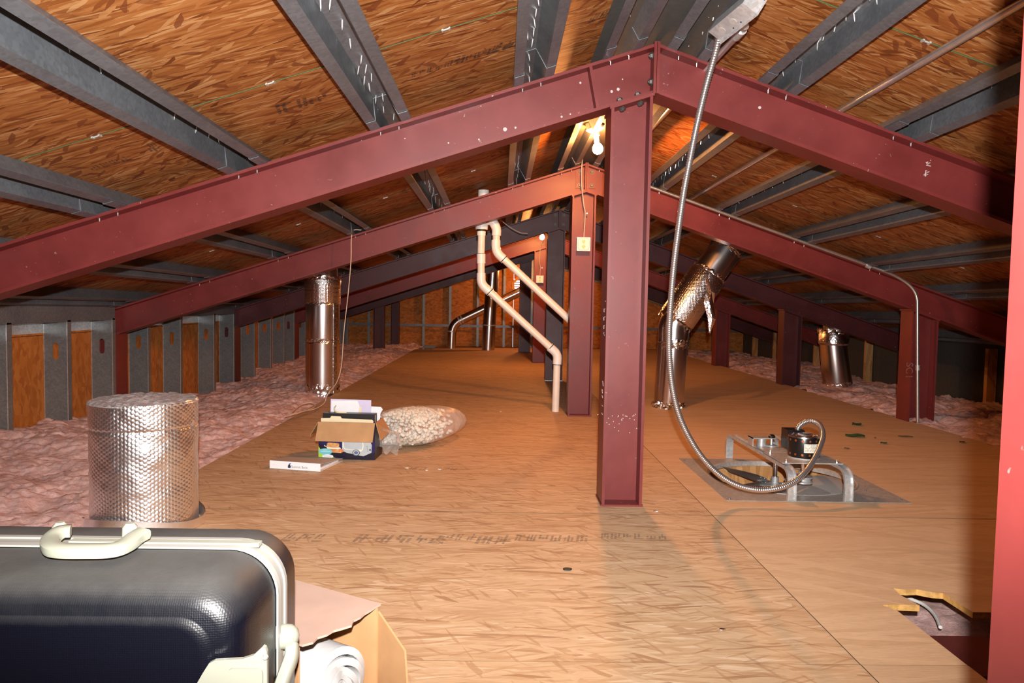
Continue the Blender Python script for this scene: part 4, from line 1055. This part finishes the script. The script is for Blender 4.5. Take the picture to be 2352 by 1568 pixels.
# side pull handle and lock
q0 = onY(668, 1462, 1.12); sx = SX1+.002
obj('side_knob', lathe(V((SX1-.006, 1.118, q0.z)), [(.018, 0), (.019, .014), (.017, .024), (.011, .031), (.003, .034)], 20, (1, .0, .12)), M['cream'], st, smooth=True)
pp = [V((SX1+.018, 1.115, q0.z-.010)), V((SX1+.020, 1.103, q0.z-.025)), V((SX1+.014, 1.080, q0.z-.050)), V((SX1+.008, 1.065, q0.z-.085)), V((SX1+.008, 1.06, q0.z-.16))]
obj('side_handle', tube(spline(pp, 6), .01, 12, flat=(.012, .010), up=(1, 0, 0)), M['cream'], st, smooth=True)
lp = [onY(x, y, .9475) for x, y in ((440, 1600), (455, 1566), (470, 1540), (484, 1518), (496, 1512), (560, 1508), (585, 1500), (600, 1486), (607, 1479), (613, 1482), (616, 1492), (617, 1600))]
lk = obj('lock_plate', prism(lp[::-1], (0, -.006, 0)), M['cream'], st)
a = onY(524, 1534, .94); b = onY(604, 1600, .94)
obj('lock_button', prism([(x, .9415, z) for x, z in rrect(a.x, b.x, b.z, a.z, .006, 4)], (0, -.004, 0)), M['cream'], lk)
a = onY(610, 1508, .94); obj('rivet', lathe(a, [(.004, 0), (.003, .003)], 10, (0, -1, 0)), M['creamw'], lk)
# ------------------------------------------------------------------ open carton with a white roll, beside the suitcase
zt_ = .25
A = onZ(868, 1393, zt_); B = onZ(690, 1486, zt_); e1 = (B-A); e1.z = 0; e1.normalize(); e2 = V((e1.y, -e1.x, 0))
if e2.x > 0: e2 = -e2
def lc(a, b, z): return V((A.x, A.y, 0))+e1*a+e2*b+V((0, 0, z))
t = thing('carton', 'brown cardboard carton lying on its side right of the suitcase, open end showing', 'box', lc(.15, .15, 0))
LW, LD, tk = .205, .30, .004
def pan(a0, a1, b0, b1, z0, z1): return obox(lc((a0+a1)/2, (b0+b1)/2, (z0+z1)/2), e1*(a1-a0)/2, e2*(b1-b0)/2, (0, 0, (z1-z0)/2))
# top with a ragged front edge
rs = random.Random(5); ed = []
for k in range(13):
    a_ = -.008+LW*k/12; ed.append(lc(a_, rs.uniform(-.008, .004)-.012*math.sin(math.pi*k/12), zt_))
pl_ = ed+[lc(LW, LD, zt_), lc(0, LD, zt_)]
obj('top_panel', prism(pl_, (0, 0, tk)), M['carddust'], t)
obj('side_panel', pan(0, tk, .0, LD, .001, zt_), M['card'], t); obj('side_panel', pan(LW-tk, LW, 0, LD, .001, zt_), M['card'], t)
obj('bottom_panel', pan(0, LW, 0, LD, .001, .005), M['card'], t); obj('back_panel', pan(0, LW, LD-tk, LD, .001, zt_), M['card'], t)
fd = V((.62, -.78, 0)).normalized()
obj('side_flap', prism([lc(0, 0, zt_-.01), lc(0, 0, .01), lc(0, 0, .01)+fd*.13, lc(0, 0, zt_-.05)+fd*.10], (.003, .003, 0)), M['card'], t)
obj('packing_tape', prism([lc(0, 0, zt_-.03)+V((.004, .003, 0)), lc(0, 0, .03)+V((.004, .003, 0)), lc(0, 0, .03)+fd*.06+V((.004, .003, 0)), lc(0, 0, zt_-.06)+fd*.05+V((.004, .003, 0))], (.0005, .0005, 0)), M['tape'], t)
obj('bottom_flap', prism([lc(.19, 0, .14), lc(.19, 0, .01), lc(.19, -.12, .01), lc(.205, -.07, .13)], e1*.004), M['card'], t)
# the rolled batting
rc = lc(.102, .012, .112)
t = thing('batting_roll', 'thick roll of white batting inside the open carton', 'roll', V((rc.x, rc.y, 0)))
v = []; f = []; turns = 6; R0 = .094; nn_ = 220; lay = R0/turns
v = []
for k in range(nn_+1):
    u_ = k/nn_; an = u_*turns*2*math.pi; rd = .012+(R0-.012)*u_; wv = .004*math.sin(an*2.3)
    for dr in (0, lay*.84):
        for dp_ in (0.0, .26):
            b_ = dp_ if dp_ else -.012+.012*u_+.004*math.sin(an*3.1)+(.004 if dr else 0)
            v.append(rc+e1*((rd-lay+dr+wv)*math.cos(an))+V((0, 0, (rd-lay+dr+wv)*math.sin(an)*1.05))+e2*b_)
for k in range(nn_):
    a_ = k*4; b_ = a_+4
    f += [(a_, a_+2, b_+2, b_), (a_+2, a_+3, b_+3, b_+2), (a_+1, a_, b_, b_+1), (a_+3, a_+1, b_+1, b_+3)]
obj('rolled_sheet', (v, f), M['batting'], t, smooth=True)
# ------------------------------------------------------------------ product box with files
fl_ = onZ(731.5, 1053); fr_ = onZ(861, 1056.5)
ex = (fr_-fl_); W_ = ex.length; ex.normalize(); ey = V((-ex.y, ex.x, 0)); HB = .198; DB = .175
def bc(a, b, z): return fl_+ex*a+ey*b+V((0, 0, z))
def bp_(a0, a1, b0, b1, z0, z1): return obox(bc((a0+a1)/2, (b0+b1)/2, (z0+z1)/2), ex*(a1-a0)/2, ey*(b1-b0)/2, (0, 0, (z1-z0)/2))
t = thing('product_box', 'small printed appliance box with open brown flaps, holding files, on the deck', 'box', bc(W_/2, DB/2, 0))
fp_ = obj('front_panel', bp_(0, W_, 0, .003, 0, HB), M['navyblk'], t)
obj('back_panel', bp_(0, W_, DB-.003, DB, 0, HB), M['navy'], t); obj('side_panel', bp_(0, .003, .003, DB-.003, 0, HB), M['card'], t); obj('side_panel', bp_(W_-.003, W_, .003, DB-.003, 0, HB), M['navyblk'], t)
obj('bottom_panel', bp_(.003, W_-.003, .003, DB-.003, .0005, .004), M['card'], t)
fh_ = .098
obj('front_flap', prism([bc(-.001, -.001, HB), bc(W_, -.001, HB), bc(W_-.006, -.030, HB-fh_), bc(-.008, -.030, HB-fh_)], ey*-.003), M['card'], t)
obj('left_flap', prism([bc(-.001, .004, HB), bc(-.001, DB-.01, HB), bc(-.044, DB-.012, HB-.075), bc(-.044, .002, HB-.075)], (-.003, 0, -.001)), M['card'], t)
obj('right_flap', prism([bc(W_+.001, .004, HB), bc(W_+.001, DB-.01, HB+.004), bc(W_+.050, DB-.03, HB-.066), bc(W_+.028, .004, HB-.092)], (.003, 0, -.001)), M['card'], t)
obj('back_flap', prism([bc(0, DB+.001, HB), bc(W_, DB+.001, HB), bc(W_, DB+.05, HB-.08), bc(0, DB+.05, HB-.08)], ey*.003), M['card'], t)
# printed picture: flat shapes
PXW, PXH = 1270/9.8, 890/9.8   # crop units -> box face
def art(pts, mat, k):          # points given in the printed face, 0..1 across and up
    q = [bc(a*W_, -.0004*k-.0002, b*HB) for a, b in pts]; return obj('printed_shape', (q, [tuple(range(len(q)))]), mat, fp_)
def ell(cx_, cy_, rx_, ry_, n=24): return [(cx_+rx_*math.cos(2*math.pi*k/n), cy_+ry_*math.sin(2*math.pi*k/n)) for k in range(n)]
art([(0, .5), (1, .5), (1, .2), (.7, .14), (.45, .22), (.25, .3), (0, .42)], M['navy'], 1)
art([(0, 0), (.44, 0), (.3, .035), (.16, .10), (.06, .2), (0, .34)], M['lime'], 2)
art([(.42, .5), (.92, .5), (.945, .40), (.94, .2), (.80, .10), (.74, .11), (.60, .155), (.50, .18), (.42, .24)], M['greyprint'], 2)
art([(.43, .5), (.79, .5), (.80, .37), (.785, .27), (.75, .22), (.62, .26), (.47, .27), (.43, .34)], M['label'], 3)
art([(.45, .5), (.775, .5), (.785, .37), (.77, .28), (.62, .275), (.48, .285), (.45, .34)], M['greyprint'], 4)
art(ell(.67, .19, .068, .085), M['greydk'], 5); art(ell(.668, .192, .052, .065), M['greyprint'], 6); art(ell(.668, .192, .034, .042), M['greydk'], 7); art(ell(.672, .195, .018, .022), M['blue'], 8)
for k in range(4): art(ell(.862+.004*k, .36-.04*k, .009, .008, 10), M['greydk'], 5)
art(ell(.915, .275, .019, .026), M['navyblk'], 5); art(ell(.915, .275, .009, .012), M['greyprint'], 6)
art([(.56, .5), (.60, .485), (.62, .47), (.60, .475)], M['greydk'], 6)
art([(.15, .42), (.18, .445), (.34, .435), (.37, .42), (.365, .33), (.30, .31), (.15, .325)], M['bread'], 3)
art([(.14, .325), (.30, .31), (.38, .325), (.40, .29), (.34, .27), (.16, .28)], M['label'], 4)
art([(.16, .28), (.34, .27), (.40, .29), (.46, .22), (.40, .17), (.20, .18)], M['bread'], 3)
art([(.22, .265), (.30, .262), (.32, .235), (.24, .238)], M['ham'], 5)
for a_, b_ in ((.37, .21), (.40, .205), (.425, .215)): art([(a_, b_-.02), (a_+.012, b_-.02), (a_+.022, b_+.06), (a_+.006, b_+.05)], M['ham'], 5)
art([(.10, .38), (.13, .35), (.15, .36), (.14, .33), (.11, .34)], M['label'], 5)
art(ell(.125, .20, .120, .085), M['cyan'], 6); art(ell(.168, .075, .100, .052), M['white'], 7)
for (a_, b_, w__) in ((.09, .235, .06), (.05, .195, .16), (.09, .082, .15), (.10, .066, .12)):
    x = a_
    while x < a_+w__: art([(x, b_), (x+.008, b_), (x+.008, b_+.016), (x, b_+.016)], M['white'] if b_ > .15 else M['greyprint'], 9); x += .014
# contents
tag(obj('manila_folder', prism([bc(a, .022, z) for a, z in ((.006, .01), (.285, .01), (.287, HB+.006), (.280, HB+.013), (.118, HB+.016), (.110, HB+.027), (.062, HB+.028), (.054, HB+.017), (.006, HB+.015))], ey*.004), M['manila']), 'manila folder with a raised tab inside the open product box', 'folder')
t = thing('ring_binder', 'black ring binder standing inside the open product box', 'binder', bc(.15, .08, .005))
obj('cover', bp_(.010, .290, .040, .044, .005, HB+.040), M['black'], t); obj('cover', bp_(.010, .290, .088, .092, .005, HB+.040), M['black'], t); obj('spine', bp_(.010, .290, .044, .088, HB+.036, HB+.040), M['black'], t)
obj('pages', bp_(.02, .284, .045, .087, .008, HB+.030), M['white'], t)
obj('curled_strip', tube(spline([bc(.075, .062, HB+.080), bc(.068, .055, HB+.065), bc(.075, .05, HB+.052), bc(.095, .05, HB+.045), bc(.135, .055, HB+.044)], 5), .003, 6, flat=(.006, .0008)), M['manila'], t)
pg = obj('lilac_sheet', prism([bc(.028, .110, .01), bc(.252, .110, .01), bc(.252, .118, HB+.104), bc(.030, .118, HB+.106)], ey*.003), M['lilac'])
tag(pg, 'lilac printed sheet standing tallest in the product box', 'paper')
o_ = WL[pg.name]
q = [bc(a, .1085+.0085*(z/(HB+.104)), z) for a, z in ((.034, HB+.02), (.190, HB+.02), (.188, HB+.075), (.176, HB+.10), (.034, HB+.097))]
obj('white_patch', (q, [tuple(range(5))]), M['white'], pg); 
q = [bc(a, .108+.0085*(z/(HB+.104)), z) for a, z in ((.182, HB+.03), (.198, HB+.03), (.200, HB+.065), (.188, HB+.068))]
obj('yellow_patch', (q, [tuple(range(4))]), M['manila'], pg)
tag(obj('white_sheet', prism([bc(.18, .130, .01), bc(.285, .130, .01), bc(.300, .132, HB+.03), bc(.312, .134, HB+.052), bc(.303, .134, HB+.066), bc(.19, .134, HB+.070)], ey*.002), M['white']), 'white sheet at the back right of the product box', 'paper')
# ------------------------------------------------------------------ white binder lying on the deck
a = onZ(619.5, 1075); b = onZ(735.5, 1083.5); c3 = onZ(787, 1060)
ex = (b-a); W_ = ex.length; ex.normalize(); ey = V((-ex.y, ex.x, 0)); D_ = .25
def nb(u, v_, z): return a+ex*u+ey*v_+V((0, 0, z))
t = thing('white_binder', 'white ring binder lettered on its spine, lying flat before the product box', 'binder', nb(W_/2, D_/2, 0))
hs = .040
obj('spine', prism([nb(0, 0, .001), nb(W_, 0, .001), nb(W_, 0, hs), nb(0, 0, hs)], ey*.004), M['white'], t)
obj('lower_cover', prism([nb(0, .004, .001), nb(W_, .004, .001), nb(W_, D_, .001), nb(0, D_, .001)], (0, 0, .003)), M['binder'], t)
obj('upper_cover', prism([nb(0, .004, hs-.004), nb(W_, .004, hs-.004), nb(W_, D_, .012), nb(0, D_, .012)], (0, 0, .003)), M['bindertop'], t)
obj('pages', prism([nb(.012, .03, .005), nb(W_-.01, .03, .005), nb(W_-.01, D_-.03, .005), nb(.012, D_-.03, .005)], (0, 0, .010)), M['white'], t)
obj('ring', lathe(nb(W_-.02, .05, .017), [(.0135, 0), (.0135, .004)], 12, ex), M['steel'], t)
text('spine_lettering', 'Summit Bank', .0165, nb(W_*.435, -.0004, .011), ex, (0, 0, 1), M['ltext'], t)
q = [nb(W_*.365+u, -.0008, z) for u, z in ((0, .009), (.014, .009), (.016, .017), (.012, .024), (.010, .030), (.004, .027), (0, .018))]
obj('spine_emblem', (q, [tuple(range(7))]), M['ink'], t)
q = [nb(W_*.365+u, -.0010, z) for u, z in ((.004, .024), (.014, .028), (.018, .033), (.010, .033))]
obj('spine_emblem', (q, [tuple(range(4))]), M['blue'], t)
for u in (.022, W_-.024): obj('rivet', lathe(nb(u, 0, .021), [(.004, 0), (.003, .0015)], 10, -ey), M['porcelain'], t)
# ------------------------------------------------------------------ bag of foam peanuts
bc0 = onZ(962, 1036); kn = onY(913, 985, 4.12)
bc_ = V((-.512, 4.275, .105))
ax_ = V((.62, .78, 0)).normalized(); ay_ = V((-.78, .62, 0))
kn = onY(913, 993, 3.99)
def inside_r(d_):  # direction -> radius of the sack
    lx, ly, lz = d_.dot(ax_), d_.dot(ay_), d_.z
    r = 1/math.sqrt((lx/.33)**2+(ly/.205)**2+(lz/(.115 if lz > 0 else .100))**2)
    return r*(1+.30*max(0, lx)**14)
t = thing('plastic_bag', 'tied clear plastic bag lying behind the product box', 'bag', V((bc_.x, bc_.y, 0)))
v = []; f = []; nl, na = 40, 72
for i in range(nl+1):
    ph = math.pi*i/nl
    for k in range(na):
        an = 2*math.pi*k/na
        d_ = V((math.sin(ph)*math.cos(an), math.sin(ph)*math.sin(an), math.cos(ph)))
        p = bc_+d_*inside_r(d_)*(1.03+.014*math.sin(an*17+ph*5)*math.sin(ph)+.01*math.sin(ph*11+an*3))
        kd = (kn-bc_).normalized(); cs = max(0, d_.dot(kd)); wt = cs**9
        p = p.lerp(kn, min(.97, wt*1.02)); p.z = max(p.z, .002)
        if p.x < -.60: p.y = max(p.y, 4.115)
        v.append(p)
for i in range(nl):
    for k in range(na): f.append((i*na+k, (i+1)*na+k, (i+1)*na+(k+1) % na, i*na+(k+1) % na))
obj('bag_film', (v, f), M['plastic'], t, smooth='all')
# gathered neck ruffle
v = []; f = []; kd = V((-.35, -.75, -.35)).normalized(); sx_ = V((.9, -.42, 0)).normalized(); sz_ = kd.cross(sx_)
for i in range(9):
    u_ = i/8; rd = .012+.062*u_**.8
    for k in range(48):
        an = 2*math.pi*k/48; rr2 = rd*(1+.22*math.sin(an*7+u_*3)*u_)
        p = kn+kd*(.015+.085*u_)+sx_*rr2*math.cos(an)+sz_*rr2*math.sin(an); p.z = max(p.z, .004); v.append(p)
for i in range(8):
    for k in range(48): f.append((i*48+k, i*48+(k+1) % 48, (i+1)*48+(k+1) % 48, (i+1)*48+k))
obj('neck_ruffle', (v, f), M['plastic'], t, smooth='all')
obj('neck_tie', lathe(kn+kd*.006, [(.014, 0), (.016, .006), (.014, .012)], 14, kd), M['plastic'], t, smooth=True)
rs = random.Random(3); gs = []; cnt = 0
while cnt < 950:
    d_ = V((rs.gauss(0, 1), rs.gauss(0, 1), rs.gauss(0, 1))).normalized(); r_ = inside_r(d_)*.93*rs.random()**(1/5.0); p = bc_+d_*r_
    if p.z < .016 or d_.dot(ax_) > .93 or (p.x < -.575 and p.y < 4.14): continue
    dd = V((rs.gauss(0, 1), rs.gauss(0, 1), rs.gauss(0, .6))).normalized()*.011
    gs.append(tube([p-dd*1.25, p-dd*.8, p, p+dd*.8+V((0, 0, .002)), p+dd*1.25], [.004, .0095, .0085, .0095, .004], 7)); cnt += 1
tag(obj('packing_peanuts', join(*gs), M['peanut'], smooth='all'), 'pale foam packing peanuts filling the clear plastic bag', 'packing peanuts', kind='stuff')
# ------------------------------------------------------------------ bits on the deck
def leaf(label, x, y, L, W, mat, ang, curl):
    c_ = onZ(x, y, .002); e_ = V((math.cos(ang), math.sin(ang), 0)); n_ = V((-math.sin(ang), math.cos(ang), 0)); v = []; f = []
    prof = [0, .5, .85, 1, .9, .6, .15]
    for i, q in enumerate(prof):
        u_ = (i/6-.5)*L
        for s_ in (-1, 0, 1): v.append(c_+e_*u_+n_*(W*q*s_*.5)+V((0, 0, curl*(abs(s_)*.9+.25*math.sin(i*1.1))+.001)))
    for i in range(6):
        for j in range(2): f.append((i*3+j, i*3+j+1, i*3+j+4, i*3+j+3))
    o = obj('leaf', (v, f), mat); tag(o, label, 'leaf', 'leaf scraps on the deck'); md = o.modifiers.new('thickness', 'SOLIDIFY'); md.thickness = .0008
    return o
leaf('dark green leaf scrap farthest back, behind the largest leaf', 1968, 976, .085, .06, M['leaf'], .3, .014)
leaf('largest curled green leaf on the plywood right of the fan', 1964, 1003, .12, .065, M['leaf'], 2.9, .016)
leaf('small blackish leaf scrap right of the largest leaf', 2030, 1018, .05, .035, M['leaf'], .2, .006)
leaf('flat olive leaf nearest the red side post', 2080, 1003, .09, .03, M['leafdry'], 2.8, .005)
leaf('tiny dry leaf crumb between the largest leaf and the fan motor', 1945, 1030, .035, .02, M['leafdry'], 0, .004)
leaf('faint dry leaf scrap at the edge of the post shadow', 2210, 1016, .05, .03, M['leafdry'], .4, .006)
leaf('small reddish brown leaf crumb beside the largest leaf', 2010, 1006, .025, .016, M['leafdry'], 1.0, .004)
rs = random.Random(12)
def chip(name, label, cat, x, y, s, mat):
    c_ = onZ(x, y, 0); v = []
    for k in range(8): v.append(c_+V((math.cos(k*.785)*s*rs.uniform(.6, 1.2)*1.5, math.sin(k*.785)*s*rs.uniform(.5, 1), 0)))
    g = prism(v, (0, 0, s*.5)); return tag(obj(name, g, mat), label, cat)
chip('debris_chip', 'black scrap lying alone on the deck before the front post', 'debris', 1304, 1308, .010, M['rubber'])
chip('foam_crumb', 'single white crumb on the deck left of the white pipe foot', 'debris', 1150, 945, .007, M['peanut'])
chip('metal_shaving', 'bright metal scrap on the deck just right of the front post foot', 'debris', 1506, 1174, .008, M['steel'])
chip('metal_shaving', 'bright metal scrap on the strand board near the plywood seam', 'debris', 1658, 1446, .006, M['steel'])
for (x, y, lb_) in ((980, 1080, 'leftmost of the crumbs'), (935, 1075, 'lone crumb'), (1010, 1078, 'rightmost of the crumbs')): chip('foam_crumb', lb_+' spilled on the deck before the plastic bag', 'debris', x, y, .006, M['peanut'])
